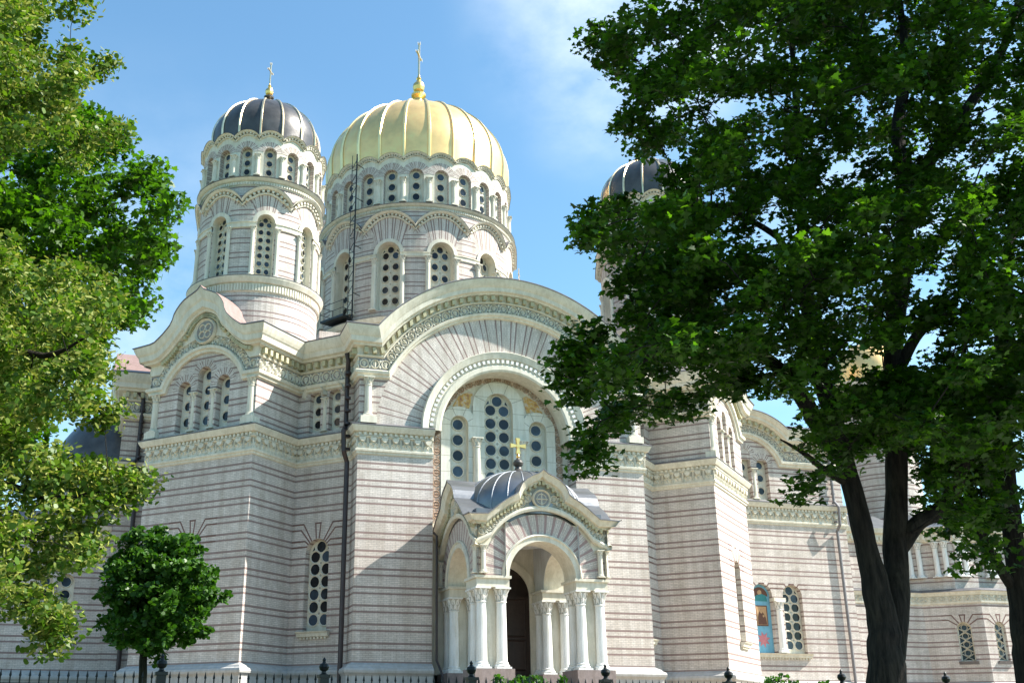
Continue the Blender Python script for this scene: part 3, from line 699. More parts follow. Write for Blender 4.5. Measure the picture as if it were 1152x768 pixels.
# gabled corner faces
OG = [(3.6, 19.52), (3.0, 19.62), (2.5, 19.95), (2.1, 20.30), (1.86, 20.55), (1.80, 20.75), (1.72, 21.05), (1.45, 21.45), (1.05, 21.78), (.6, 21.98), (.25, 22.12), (0, 22.38)]
def gable(i, ogee=True):
    F, a, b, mit = seg(i); zc, r = 16.1, 2.55
    off = 0 if ogee else -2.0
    if not ogee: a, b, mit = -5.4, 1.4, (0, 0)
    sc = off
    ops = [(sc - 1.33, .44, 14.62, 17.0), (sc, .44, 14.62, 17.65), (sc + 1.33, .44, 14.62, 17.0)]
    mb = MB()
    if ogee: wall(mb, F, -F.L / 2, F.L / 2, 14.4, 19.3, ops, .45, uo=i)
    else: wall(mb, F, -F.L / 2, F.L / 2, 14.4, 19.3, ops, .45, uo=i)
    for o in ops: annulus(mb, F, o[0], o[3], o[1] + .01, o[1] + .40, .010 if o[0] != sc else .014, M_VOUSS, 180, 0, 14, True, .36, per=.30)
    mb.build('wall', cath)
    # hood ribbon A: moulding + frieze following an arc, B: cornice following the ogee
    mb = MB(); K = 14; zi = 17.4
    ai = math.asin((zi - zc) / r)
    def curve(rr, zf):
        aa = math.asin((zf - zc) / rr)
        return [(sc - 3.6, zf)] + [(sc - rr * cos(aa + (pi - 2 * aa) * k / (2 * K)), zc + rr * sin(aa + (pi - 2 * aa) * k / (2 * K))) for k in range(2 * K + 1)] + [(sc + 3.6, zf)]
    zf1 = 16.95 if ogee else 17.0
    c_in = curve(2.75, 16.95 + .0); c_mo = curve(3.12, 17.36); c_mid = curve(3.62, 18.05)
    ribbon(mb, F, c_in, c_mo, [(0, 0), (0, .14), (.35, .18), (.5, .28), (.9, .30), (1, .10)], M_TRIM, mit)
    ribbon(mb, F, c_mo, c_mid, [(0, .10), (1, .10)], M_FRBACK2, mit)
    frieze_ornament(mb, F, [((p[0] + q[0]) / 2, (p[1] + q[1]) / 2) for p, q in zip(c_mo, c_mid)], .5, d=.10, pitch=.52)
    if ogee:
        half = OG
        def resample(n):
            L = [0]
            for k in range(1, len(half)): L.append(L[-1] + sqrt((half[k][0] - half[k - 1][0])**2 + (half[k][1] - half[k - 1][1])**2))
            o = []
            for j in range(n + 1):
                l = L[-1] * j / n
                for k in range(len(L) - 1):
                    if L[k + 1] >= l - 1e-9: t = (l - L[k]) / (L[k + 1] - L[k]); o.append((half[k][0] + (half[k + 1][0] - half[k][0]) * t, half[k][1] + (half[k + 1][1] - half[k][1]) * t)); break
            return o
        O_ = resample(K + 1); outer = [(-x, z) for x, z in O_] + [(x, z) for x, z in O_[::-1][1:]]
        inner = outer_in = []
        # inner edge of the cornice: the ogee shrunk inwards
        sm = []
        for (x, z) in outer:
            ax = abs(x)
            if ax > 3.0: zz, xx = 18.62, ax
            elif ax > 1.95: zz, xx = z - .92, ax - .12
            else:
                q = ax / 1.9; xx = ax * .66; zz = 19.95 + (1.15 * sqrt(max(0, 1 - q * q)) * .95) - .15 * q
            sm.append((math.copysign(xx, x), zz))
        # bed between frieze and cornice
        ribbon(mb, F, c_mid, sm, [(0, .10), (0.02, .16), (1, .16)], M_TRIM, mit)
        ribbon(mb, F, sm, outer, [(0, .16), (.03, .42), (.12, .46), (.2, .62), (.5, .66), (.6, .74), (.85, .84), (1, .88)], M_TRIM, mit)
        ribbon(mb, F, outer, [(x, z + .07) for x, z in outer], [(0, .88), (.3, .93), (1, .93)], M_LEDGE, mit)
        # consoles along the bed
        for j in range(2, len(sm) - 2):
            for f in (.25, .75):
                x = sm[j][0] + (sm[j + 1][0] - sm[j][0]) * f if j + 1 < len(sm) else sm[j][0]; z = sm[j][1] + (sm[j + 1][1] - sm[j][1]) * f
                if abs(x) < .95 and z < 20.3: continue
                prism(mb, F, rect(x - .09, x + .09, z - .24, z - .04), .14, .36, M_TRIMD)
        mb.build('gable_cornice', cath)
        # roof behind the ogee
        mb = MB(); back = -4.6
        for j in range(len(outer) - 1):
            p, q = outer[j], outer[j + 1]
            mb.face([F(p[0], .93, p[1] + .065), F(q[0], .93, q[1] + .065), F(q[0], back, q[1] - .1), F(p[0], back, p[1] - .1)], M_ROOF, [(j * .5, 0), (j * .5 + .5, 0), (j * .5 + .5, 5), (j * .5, 5)])
        mb.face([F(p[0], back, p[1] - .1) for p in outer], M_ROOF)
        mb.build('gable_roof', cath)
        mb = MB(); Kc = 24
        prism(mb, F, [(.74 * cos(2 * pi * k / Kc), 20.02 + .74 * sin(2 * pi * k / Kc)) for k in range(Kc)], .1, .24, M_TRIM)
        bead(mb, F, [(.68 * cos(2 * pi * k / Kc), 20.02 + .68 * sin(2 * pi * k / Kc)) for k in range(Kc)], .15, .22, .36, M_TRIM, True)
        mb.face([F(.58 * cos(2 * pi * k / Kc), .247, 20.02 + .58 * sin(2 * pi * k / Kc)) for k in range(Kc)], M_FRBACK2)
        for k in range(4):
            q = pi / 4 + k * pi / 2; cx_, cz = .27 * cos(q), 20.02 + .27 * sin(q)
            bead(mb, F, [(cx_ + .20 * cos(2 * pi * t / 8), cz + .20 * sin(2 * pi * t / 8)) for t in range(8)], .08, .25, .31, M_TRIM, True)
        mb.build('medallion', cath)
        # medallion backing field
        mb = MB(); Kf = 20; prism(mb, F, [(1.36 * cos(pi * k / Kf), 19.92 + 1.25 * sin(pi * k / Kf)) for k in range(Kf + 1)] + [(-1.2, 19.2), (1.2, 19.2)], .0, .10, M_TRIM); mb.build('gable_field', cath)
        for s_ in ((-3.25, 3.25) if i == 28 else (-3.25,)):
            x, y, _ = F(s_, .02, 0); column(cath, x, y, 14.85, 16.96, .19, M_TRIM, 'column', atan2(F(1, 0, 0)[1] - F(0, 0, 0)[1], F(1, 0, 0)[0] - F(0, 0, 0)[0]))
            mb = MB(); prism(mb, F, rect(s_ - .4, s_ + .4 - .02, 14.5, 14.85), -.3, .30, M_TRIM, True); mb.build('pedestal', cath)
    else:
        c_o1 = curve(3.95, 18.50); c_o = curve(4.52, 19.40)
        ribbon(mb, F, c_mid, c_o1, [(0, .10), (.02, .16), (1, .18)], M_TRIM, mit)
        ribbon(mb, F, c_o1, c_o, [(0, .18), (.03, .42), (.12, .46), (.2, .62), (.5, .66), (.6, .74), (.85, .84), (1, .88)], M_TRIM, mit)
        ribbon(mb, F, c_o, [(x, z + .07) for x, z in c_o], [(0, .88), (.3, .93), (1, .93)], M_LEDGE, mit)
        dents_arc(mb, F, sc, zc, 3.70, 3.94, 150, 30, .46, .16, .40, M_TRIMD, .45)
        mb2 = mb
        for (x0, x1, mt) in ((-F.L / 2, sc - 3.6, (0, 0)), (sc + 3.6, F.L / 2, (0, seg(i)[3][1]))): upper_entab(mb, F, x0, x1, mt)
        mb.build('gable_cornice', cath)
        mb = MB()
        for j in range(len(c_o) - 1):
            p, q = c_o[j], c_o[j + 1]
            mb.face([F(p[0], .93, p[1] + .065), F(q[0], .93, q[1] + .065), F(q[0], -7, q[1]), F(p[0], -7, p[1])], M_ROOF, [(j * .5, 0), (j * .5 + .5, 0), (j * .5 + .5, 8), (j * .5, 8)])
        mb.face([F(p[0], -7, p[1]) for p in c_o], M_ROOF); mb.build('gable_roof', cath)
        mb = MB(); K3 = 20
        prism(mb, F, [(sc + 4.0 * cos(pi * k / K3), 16.1 + 4.0 * sin(pi * k / K3)) for k in range(2, K3 - 1)], -.2, -.02, M_BRICK); mb.build('gable_field', cath)
    for o in ops: window_mesh(.44, o[2], o[3], -.40, 1, .68, .25, F, 'window', cath, sc=o[0])
    for g in (-1, 1):
        x, y, _ = F(sc + g * .665, -.12, 0); column(cath, x, y, 14.62, 16.75, .17, M_TRIM, 'column', atan2(F(1, 0, 0)[1] - F(0, 0, 0)[1], F(1, 0, 0)[0] - F(0, 0, 0)[0]))
gable(28); gable(4); gable(7, False)

# columns between the low windows of the east bay, and the painted icon in the middle one
F, a, b, mit = seg(7)
for s_ in (-2.80, -.50):
    x, y, _ = F(s_, .02, 0); column(cath, x, y, 4.66, 7.9, .22, M_WHITE)
    mb = MB(); prism(mb, F, rect(s_ - .44, s_ + .44, 7.9, 8.12), -.3, .26, M_TRIM, True); mb.build('impost', cath)
icon = MB(); zb, zs, hw, sc = 4.67, 8.3, .71, -1.62; dI = -.34
prism(icon, F, [(sc - hw, zb)] + arcpts(sc, zs, hw, 14) + [(sc + hw, zb)], dI - .05, dI, M_BLUE)
icon.build('icon_panel', cath, label='blue painted icon panel set in the middle low window')
mb = MB()
prism(mb, F, arcpts(sc, zs - .05, .58, 14), dI, dI + .015, M_BROWN)
prism(mb, F, [(sc + .16 * cos(2 * pi * k / 12), zs + .18 + .17 * sin(2 * pi * k / 12)) for k in range(12)], dI + .015, dI + .022, M_SKIN)
prism(mb, F, [(sc - .5, zs - .35), (sc + .52, zs - .38), (sc + .45, zs - .02), (sc + .15, zs + .1), (sc - .2, zs + .02), (sc - .42, zs - .12)], dI + .015, dI + .026, M_TEAL)
mb.build('painted_roundel', cath)
mb = MB()
prism(mb, F, rect(sc - .44, sc + .44, 6.35, 7.65), dI, dI + .04, M_BROWN); prism(mb, F, rect(sc - .37, sc + .37, 6.42, 7.58), dI + .04, dI + .045, M_SKIN)
prism(mb, F, [(sc - .30, 6.44), (sc + .34, 6.44), (sc + .30, 6.85), (sc + .14, 7.15), (sc - .02, 7.42), (sc - .16, 7.25), (sc - .28, 6.9)], dI + .045, dI + .05, M_BROWN)
prism(mb, F, [(sc - .02 + .10 * cos(2 * pi * k / 12), 7.26 + .12 * sin(2 * pi * k / 12)) for k in range(12)], dI + .05, dI + .055, M_SKIN)
prism(mb, F, [(sc + .13 + .07 * cos(2 * pi * k / 12), 6.98 + .08 * sin(2 * pi * k / 12)) for k in range(12)], dI + .05, dI + .056, M_SKIN)
mb.build('framed_icon', cath)
mb = MB()
prism(mb, F, [(sc + (.5 if k % 2 == 0 else .26) * cos(pi * k / 8 + .2), 5.5 + (.52 if k % 2 == 0 else .27) * sin(pi * k / 8 + .2)) for k in range(16)], dI, dI + .012, M_PINK)
mb.build('painted_star', cath)

# --- roofs
mb = MB(); mb.face([(x, y, 19.93) for x, y in FP], M_ROOF, [(x, y) for x, y in FP]); mb.build('roof', cath)
mb = MB()             # barrel roofs of the arms
for (ax, ay, L0, L1) in ((0, -1, 19.3 + .9, 4), (0, 1, 20.2, 4), (-1, 0, 20.3, 4), (1, 0, 14, 4)):
    A = [(x, z) for x, z in arcpts(0, ZC, 9.02, 40, 180 - a1, a1)]
    for k in range(40):
        (p, zp), (q, zq) = A[k], A[k + 1]
        def W(s_, l): return (s_ * (-ay) + ax * l, s_ * ax + ay * l)
        mb.face([(*W(p, L0), zp), (*W(q, L0), zq), (*W(q, L1), zq), (*W(p, L1), zp)], M_ROOF, [(k * .4, 0), (k * .4 + .4, 0), (k * .4 + .4, 14), (k * .4, 14)])
    if (ax, ay) != (0, -1): mb.face([(*W(p, L0 - .95), z) for p, z in A], M_BRICK, A)
mb.build('barrel_roof', cath)
mb = MB(); box(mb, -8.3, 8.3, -8.3, 8.3, 19.9, 23.4, M_BRICK); mb.build('crossing_base', cath)
# tympanum wall behind the main arch entablature so that the attic is closed
mb = MB(); F = seg(0)[0]; mb.face([F(s_, -.3, z_) for s_, z_ in arcpts(0, ZC, 8.9, 30, 180 - a1, a1)], M_BRICK); mb.build('attic_wall', cath)

# --- towers
def tower(x, y, R, nwin, zbase, wb, wt, whw, sc_top, sc_dip, gal_l0, gal_l1, Rg, ab, at_, ahw, gs_top, gs_dip, Rd, dome_prof, ribs_m, dome_m, cross_z, cross_h, base_ring, full=True, gold=False, label=None, rot=0, ribn=16, Rbase=None):
    F = cyl(R); ng = nwin * 2; P = 2 * pi * R / nwin; mb = MB(); Rbase = Rbase or R
    # plain base drum and ledge
    G = cyl(Rbase); P0 = 2 * pi * Rbase
    wall(mb, G, -P0 / 2, P0 / 2, zbase, base_ring - .9, (), ds=P0 / 64, m=M_TBRICK)
    lathe(mb, [(Rbase, base_ring - .9), (Rbase + .06, base_ring - .86), (Rbase + .06, base_ring - .40), (Rbase + .18, base_ring - .36), (Rbase + .30, base_ring - .12), (Rbase + .32, base_ring - .05)], 64, M_TRIM)
    lathe(mb, [(Rbase + .32, base_ring - .05), (Rbase + .34, base_ring), (R - .02, base_ring + .12)], 64, M_LEDGE)
    dents(mb, G, -P0 / 2, P0 / 2, base_ring - .84, base_ring - .44, .05, .12, .16, M_TRIM, .5)
    # drum wall with arched windows
    ops = [(k * P, whw, wb, wt - whw) for k in range(-(nwin // 2), nwin - nwin // 2)]
    sp = (R / 3.5)
    zr = (P / 2)**2; zc = (sc_top**2 - sc_dip**2 - zr) / (2 * (sc_top - sc_dip)); r = sc_top - zc
    for k, o in enumerate(ops):
        Lft, Rgt = o[0] - P / 2, o[0] + P / 2
        wall(mb, F, Lft, Rgt, base_ring + .05, gal_l0 + .1, [o], .40 if R < 5 else .65, m=M_TBRICK, mj=M_TRIM, ds=P / 8, uo=k * .37)
        annulus(mb, F, o[0], o[3], whw, whw + .24, .09, M_TRIM, 180, 0, 16, False, thick=.09)
        # scalloped hood
        aa = math.asin((sc_dip - zc) / r) if abs(sc_dip - zc) < r else 0
        cv = lambda rr: [(o[0] - rr * cos(aa + (pi - 2 * aa) * q / 16), zc + rr * sin(aa + (pi - 2 * aa) * q / 16)) for q in range(17)]
        co = cv(r); ci = [(p[0] + (o[0] - p[0]) * .0, p[1]) for p in cv(r - .40)]
        ci = [(max(Lft, min(Rgt, p[0])), p[1]) for p in ci]
        k0 = (r - .40) / r; ci = [(o[0] + (p[0] - o[0]) * (k0 if abs(p[0] - o[0]) < P / 2 - .3 else 1), zc + (p[1] - zc) * k0 - (.10 if abs(p[0] - o[0]) > P / 2 - .3 else 0)) for p in co]
        e = .34 if R < 5 else .38
        Lm = pi * (whw + r) / 2; cnt = round(Lm / (.54 if R < 5 else .62)); a_in = arcpts(o[0], o[3], whw + .02, 16, 176, 4)
        ribbon(mb, F, a_in, ci, [(0, .008), (1, .008)], M_VOUST, radial=True, k=cnt * .866 / sum(sqrt(((a_in[q][0] + ci[q][0]) / 2 - (a_in[q + 1][0] + ci[q + 1][0]) / 2)**2 + ((a_in[q][1] + ci[q][1]) / 2 - (a_in[q + 1][1] + ci[q + 1][1]) / 2)**2) for q in range(16)))
        ribbon(mb, F, ci, co, [(0, 0), (.02, .10), (.22, .12), (.24, .03), (.62, .03), (.66, .24), (.9, e), (1, e)], M_TRIM, ms=[M_TRIM, M_TRIM, M_TRIM, M_FRBACK2, M_TRIM, M_TRIM, M_TRIM])  # dark band behind the dentils paints in the shade of their gaps
        ribbon(mb, F, co, [(p[0], p[1] + .03) for p in co], [(0, e), (0, e + .03), (1, .0)], M_LEDGE)
        th = math.degrees(aa); dents_arc(mb, F, o[0], zc, r - .29, r - .16, 180 - th, th, .27, .02, .20, M_TRIM, .5)
        # impost band between windows
        strip(mb, F, o[0] + whw + .02, o[0] + P - whw - .02, [(o[3] - .34, 0), (o[3] - .32, .07), (o[3] - .06, .09), (o[3] - .04, .14), (o[3] + .02, .14), (o[3] + .04, 0)], M_TRIM, ds=P / 6)
    lathe(mb, [(R, gal_l0), (R + .04, gal_l0 + .05), (R + .05, gal_l0 + .25), (R + .16, gal_l0 + .3), (R + .28, gal_l0 + .42)], 72, M_TRIM)
    lathe(mb, [(R + .28, gal_l0 + .42), (R + .31, gal_l0 + .47), (Rg - .02, gal_l1)], 72, M_LEDGE)
    dents(mb, F, -P * nwin / 2, P * nwin / 2, gal_l0 + .06, gal_l0 + .22, .03, .11, .15, M_TRIM, .5)
    # gallery
    H = cyl(Rg); Pg = 2 * pi * Rg / ng
    zr = (Pg / 2)**2; zc2 = (gs_top**2 - gs_dip**2 - zr) / (2 * (gs_top - gs_dip)); r2 = gs_top - zc2
    aa2 = math.asin(max(-1, min(1, (gs_dip - zc2) / r2)))
    for k in range(-(ng // 2), ng - ng // 2):
        s_ = k * Pg; o = (s_, ahw, ab + .02, at_ - ahw)
        wall(mb, H, s_ - Pg / 2, s_ + Pg / 2, ab, gs_dip + .15, [o], .34, m=M_TRIM, mj=M_VOUSS, ds=Pg / 4)
        annulus(mb, H, s_, o[3], ahw + .01, r2 - .18 + (zc2 - o[3]) * .2, .012, M_VOUSS, 172, 8, 12, True, .26, per=.30)
        cv = [(s_ - r2 * cos(aa2 + (pi - 2 * aa2) * q / 10), zc2 + r2 * sin(aa2 + (pi - 2 * aa2) * q / 10)) for q in range(11)]
        ci = [(s_ + (p[0] - s_) * (.84 if abs(p[0] - s_) < Pg / 2 - .15 else 1), p[1] - .25) for p in cv]
        ribbon(mb, H, ci, cv, [(0, 0), (.02, .08), (.22, .09), (.24, .02), (.64, .02), (.68, .16), (1, .24)], M_TRIM, ms=[M_TRIM, M_TRIM, M_TRIM, M_FRBACK2, M_TRIM, M_TRIM])  # gallery dentils likewise: gap shade put into the band colour
        ribbon(mb, H, cv, [(p[0], p[1] + .03) for p in cv], [(0, .24), (0, .27), (1, -.35)], M_LEDGE)
        th = math.degrees(aa2); dents_arc(mb, H, s_, zc2, r2 - .18, r2 - .09, 180 - th, th, .19, .02, .15, M_TRIM, .5)
        # fill behind scallops
        mb.face([H(p[0], -.02, p[1]) for p in cv] + [H(s_ + Pg / 2, -.02, gs_dip - .2), H(s_ - Pg / 2, -.02, gs_dip - .2)], M_TRIM)
    body = mb.build('tower', cath, loc=(x, y, 0), label=label); body.rotation_euler.z = rot
    if full:
        w0 = window_mesh(whw, wb, wt - whw, -.36 if R < 5 else -.6, 2, .48 if R < 5 else .72, .155 if R < 5 else .25, F, 'window', body)
        for k in range(1, nwin): link(w0.data, 'window', body, rz=2 * pi * k / nwin)
        g0 = window_mesh(ahw * 1.0, ab + .02, at_ - ahw, -.30, 1, .5 if R < 5 else .62, ahw * .52, H, 'gallery_window', body, rows=3)
        for k in range(1, ng): link(g0.data, 'gallery_window', body, rz=2 * pi * k / ng)
        for k in range(nwin):
            for g in (-1, 1):
                q = 2 * pi * k / nwin + g * (whw + .17) / R; column(body, (R + .06) * sin(q), -(R + .06) * cos(q), wb, wt - whw - .32, .12 if R < 5 else .17, M_TRIM, 'column', q)
        for k in range(ng):
            q = 2 * pi * (k + .5) / ng; column(body, (Rg + .05) * sin(q), -(Rg + .05) * cos(q), ab, ab + (at_ - ab) * .72, .13 if R < 5 else .17, M_TRIM, 'gallery_column', q)
    # dome
    mb = MB(); lathe(mb, dome_prof, 96 if R > 5 else 64, dome_m); d_ = mb.build('dome', body, merge=True)
    mb = MB(); rr = .12 if R > 5 else .07
    pts = [((p[0] + .02) * 0, -(p[0] + .02), p[1]) for p in dome_prof if p[0] > .3]
    for j in range(len(pts) - 1):      # flat seam strip standing on the sheet
        (x0, y0, z0), (x1, y1, z1) = pts[j], pts[j + 1]
        w = rr * (.55 + .45 * min(1, -y0 / Rd)); w1 = rr * (.55 + .45 * min(1, -y1 / Rd)); e = .10 if R > 5 else .07
        n0 = Vector((0, -(z1 - z0) * -1, -(y1 - y0))).normalized()
        nx, ny = (z1 - z0), -(y1 - y0); L = sqrt(nx * nx + ny * ny); oy, oz = -abs(nx / L) * e, abs(ny / L) * e
        mb.face([(-w, y0, z0), (-w1, y1, z1), (-w1 * .6, y1 + oy, z1 + oz), (-w * .6, y0 + oy, z0 + oz)], ribs_m, None, True)
        mb.face([(w, y0, z0), (w * .6, y0 + oy, z0 + oz), (w1 * .6, y1 + oy, z1 + oz), (w1, y1, z1)], ribs_m, None, True)
        mb.face([(-w * .6, y0 + oy, z0 + oz), (-w1 * .6, y1 + oy, z1 + oz), (w1 * .6, y1 + oy, z1 + oz), (w * .6, y0 + oy, z0 + oz)], ribs_m, None, True)
    rb = mb.build('dome_rib', body); rb.rotation_euler.z = pi / ribn
    for k in range(1, ribn): link(rb.data, 'dome_rib', body, rz=pi / ribn + 2 * pi * k / ribn)
    # finial
    zt = dome_prof[-1][1]; k = 1.0 if R < 5 else 1.75
    zb_ = 37.15 if R < 5 else 47.95; k = 1.0 if R < 5 else 1.9
    mb = MB(); lathe(mb, [(.42 * k, zt - .12), (.40 * k, zt), (.20 * k, zt + .12 * k), (.15 * k, zb_ - .62 * k), (.30 * k, zb_ - .52 * k), (.31 * k, zb_ - .44 * k), (.13 * k, zb_ - .34 * k)], 20, M_GOLDS if gold else M_DARKD)
    lathe(mb, [(.13 * k, zb_ - .34 * k), (.21 * k, zb_ - .24 * k), (.25 * k, zb_ - .08 * k), (.23 * k, zb_ + .06 * k), (.13 * k, zb_ + .18 * k), (.08 * k, zb_ + .28 * k), (.11 * k, zb_ + .34 * k), (.05 * k, zb_ + .46 * k), (.02 * k, zb_ + .6 * k)], 20, M_GOLDS)
    zt = zb_ + .5 * k - 1.05 * k
    mb.build('finial', body)
    c_ = cross(body, 0, 0, zt + 1.05 * k, cross_h, M_RIB if not gold else M_RIB, w=cross_h * .42, t=.07 * k); c_.rotation_euler.z = radians(62)
    return body
def domep(R, z0, zc, zt, n=16, p=1.0):
    out_ = [(R * .985, z0)]
    for i in range(n + 1):
        a = pi / 2 * i / n; out_.append((max(0.0, R * cos(a)) if i < n else 0, zc + (zt - zc) * sin(a)))
    return out_
TA = 12.75
small = dict(R=3.45, nwin=8, zbase=19.0, wb=23.2, wt=26.97, whw=.50, sc_top=28.6, sc_dip=27.75, gal_l0=28.72, gal_l1=29.33, Rg=3.48, ab=29.3, at_=31.2, ahw=.36, gs_top=32.2, gs_dip=31.82, Rd=3.2,
             dome_prof=domep(3.22, 31.9, 33.0, 35.95), ribs_m=M_RIB, dome_m=M_DARKD, cross_z=37.6, cross_h=1.5, base_ring=23.15, Rbase=3.55)
tower(-TA, -TA, label='near left corner tower with dark ribbed dome', **small)
tower(TA, -TA, label='right corner tower with dark ribbed dome, half hidden by maple leaves', **small)
tower(-TA, TA, full=False, label='back left corner tower', **small)
tower(TA, TA, full=False, label='back right corner tower', **small)
central = tower(0, 0, R=7.05, nwin=12, zbase=19.0, wb=26.2, wt=31.1, whw=.82, sc_top=33.35, sc_dip=32.2, gal_l0=33.42, gal_l1=34.15, Rg=6.85, ab=34.1, at_=36.75, ahw=.52, gs_top=38.0, gs_dip=37.55, Rd=6.9,
      dome_prof=domep(6.88, 37.6, 39.4, 45.2, 22), ribs_m=M_GOLDR, dome_m=M_GOLD, cross_z=48, cross_h=3.05, base_ring=25.6, gold=True, ribn=24, Rbase=7.2, label='central drum with the big golden ribbed dome')

# --- porch
def porch():
    PX, PY, HW = 0, -21.2, 3.0
    base = MB(); base_m = M_GRAN
    box(base, -3.6, 3.6, -24.8, -19.65, 0, .9, base_m)       # landing
    for k in range(6): box(base, -2.2 - .02 * k, 2.2 + .02 * k, -24.8 - .34 * (k + 1), -24.8 - .34 * k - .001, 0, 2.5 - .16 * (k + 1) if False else .9 - .14 * (k + 1), base_m) if k < 6 else None
    box(base, -3.4, 3.4, -24.4, -18.3, .9, 1.9, base_m)
    P = base.build('porch', cath, label='projecting entrance porch with grouped white columns and grey lead dome')
    for cx_ in (-2.4, 2.4):
        for cy_ in (-23.4, -19.05):
            mb = MB(); box(mb, cx_ - .92, cx_ + .92, cy_ - .92, cy_ + .92, 1.9, 2.52, M_GRAN); mb.build('pedestal', P)
            mb = MB(); box(mb, cx_ - .34, cx_ + .34, cy_ - .34, cy_ + .34, 2.52, 6.02, M_TRIM); mb.build('pier_core', P)
            for gx in (-1, 1):
                for gy in (-1, 1): column(P, cx_ + gx * .47, cy_ + gy * .47, 2.52, 6.03, .24, M_WHITE, cap=.66)
            mb = MB(); box(mb, cx_ - .78, cx_ + .78, cy_ - .78, cy_ + .78, 6.03, 6.42, M_TRIM); box(mb, cx_ - .86, cx_ + .86, cy_ - .86, cy_ + .86, 6.42, 6.54, M_TRIM); mb.build('impost', P)
    zs, r0, r1, r2 = 6.55, 1.62, 1.96, 2.88
    for fi, F in enumerate((flat(-3.1, -24.1, 3.1, -24.1), flat(-3.1, -18.3, -3.1, -24.1), flat(3.1, -24.1, 3.1, -18.3))):
        mb = MB(); Z1 = 9.0
        wall(mb, F, -3.1, 3.1, zs, Z1, [(0, r0, zs, zs + .001)], 1.3, m=M_TRIM, mj=M_TRIM, n=24, sill=False)
        annulus(mb, F, 0, zs, r1, r2, .03, M_PORCHV, 180, 0, 40, True, .40, per=.40)
        for g in (-1, 1):
            zz = [zs + .03 + 1.15 * k / 6 for k in range(7)]
            for k in range(6):
                xa, xb = sqrt(r2**2 - (zz[k] - zs)**2), sqrt(r2**2 - (zz[k + 1] - zs)**2)
                if xa < 3.1: Q = [(g * xa, zz[k]), (g * 3.1, zz[k]), (g * 3.1, zz[k + 1]), (g * xb, zz[k + 1])]; mb.face([F(s_, .028, z_) for s_, z_ in Q], M_BRICK, Q)
        annulus(mb, F, 0, zs, r0 - .002, r1, .10, M_TRIM, 180, 0, 32, False, thick=.10)
        bead(mb, F, arcpts(0, zs, r1 - .08, 32), .14, .09, .17, M_TRIM)
        # inner barrel back face
        wall(mb, F, -3.1, 3.1, zs, Z1, [(0, r0, zs, zs + .001)], .01, m=M_VAULT, n=24, d=-1.3, sill=False)
        mb.build('arch', P)
        # hood
        mb = MB(); K = 12
        OGp = [(3.1, 9.18), (2.75, 9.22), (2.45, 9.45), (2.1, 9.74), (1.75, 9.98), (1.42, 10.16), (1.24, 10.30), (1.18, 10.48), (1.05, 10.72), (.82, 10.95), (.52, 11.12), (.22, 11.24), (0, 11.42)]
        outer = [(-x, z) for x, z in OGp] + [(x, z) for x, z in OGp[::-1][1:]]; n = len(outer)
        zc = zs; f1 = []
        for (x, z) in outer:
            ax = abs(x); rr = 3.02
            q = min(1.0, ax / 3.1); a = math.acos(min(.93, q * .93)); f1.append((math.copysign(min(3.1, rr * cos(a) * (1.0 if ax < 3.09 else 1.2)), x) if x else 0, zc + rr * sin(a) if ax < 3.0 else 7.86))
        sm = [(x * .86 if abs(x) < 1.3 else x, (z - .42 if abs(x) < 3.0 else 8.82)) for x, z in outer]
        mi = (1, 1)
        ribbon(mb, F, f1, [(p[0], p[1] + .22) for p in f1], [(0, .02), (0, .22), (.5, .26), (1, .24), (1, .10)], M_TRIM, mi)
        ribbon(mb, F, [(p[0], p[1] + .22) for p in f1], sm, [(0, .10), (1, .10)], M_FRBACK, mi)
        ribbon(mb, F, sm, outer, [(0, .10), (.02, .22), (.3, .24), (.34, .42), (.7, .5), (1, .58)], M_TRIM, mi)
        ribbon(mb, F, outer, [(p[0], p[1] + .05) for p in outer], [(0, .58), (0, .63), (1, .63)], M_LEDGE, mi)
        mid = [((p[0] + q[0]) / 2, (p[1] + .22 + q[1]) / 2) for p, q in zip(f1, sm)]
        frieze_ornament(mb, F, [p for p in mid if abs(p[0]) > .45 and p[0] < 0], .42, d=.10, pitch=.4); frieze_ornament(mb, F, [p for p in mid if abs(p[0]) > .45 and p[0] > 0], .42, d=.10, pitch=.4)
        L = 0
        for j in range(n - 1):
            a_, b_ = sm[j], sm[j + 1]; dl = sqrt((a_[0] - b_[0])**2 + (a_[1] - b_[1])**2); c = max(1, round(dl / .25))
            for q in range(c):
                t = (q + .5) / c; x_, z_ = a_[0] + (b_[0] - a_[0]) * t, a_[1] + (b_[1] - a_[1]) * t
                prism(mb, F, rect(x_ - .06, x_ + .06, z_ - .13, z_ + .03), .09, .27, M_TRIMD)
        mb.build('hood_cornice', P)
        mb = MB(); Kc = 20
        prism(mb, F, [(.46 * cos(2 * pi * k / Kc), 10.12 + .46 * sin(2 * pi * k / Kc)) for k in range(Kc)], .05, .20, M_TRIM)
        bead(mb, F, [(.42 * cos(2 * pi * k / Kc), 10.12 + .42 * sin(2 * pi * k / Kc)) for k in range(Kc)], .10, .19, .30, M_TRIM, True)
        mb.face([F(.36 * cos(2 * pi * k / Kc), .206, 10.12 + .36 * sin(2 * pi * k / Kc)) for k in range(Kc)], M_FRBACK2)
        bead(mb, F, [(0, 9.82), (0, 10.42)], .06, .206, .25, M_TRIM); bead(mb, F, [(-.3, 10.12), (.3, 10.12)], .05, .206, .25, M_TRIM)
        bead(mb, F, [(.24 * cos(2 * pi * k / 12), 10.12 + .24 * sin(2 * pi * k / 12)) for k in range(12)], .04, .206, .24, M_TRIM, True)
        mb.build('medallion', P)
        mb = MB()       # sheet roof running back from the ogee hood
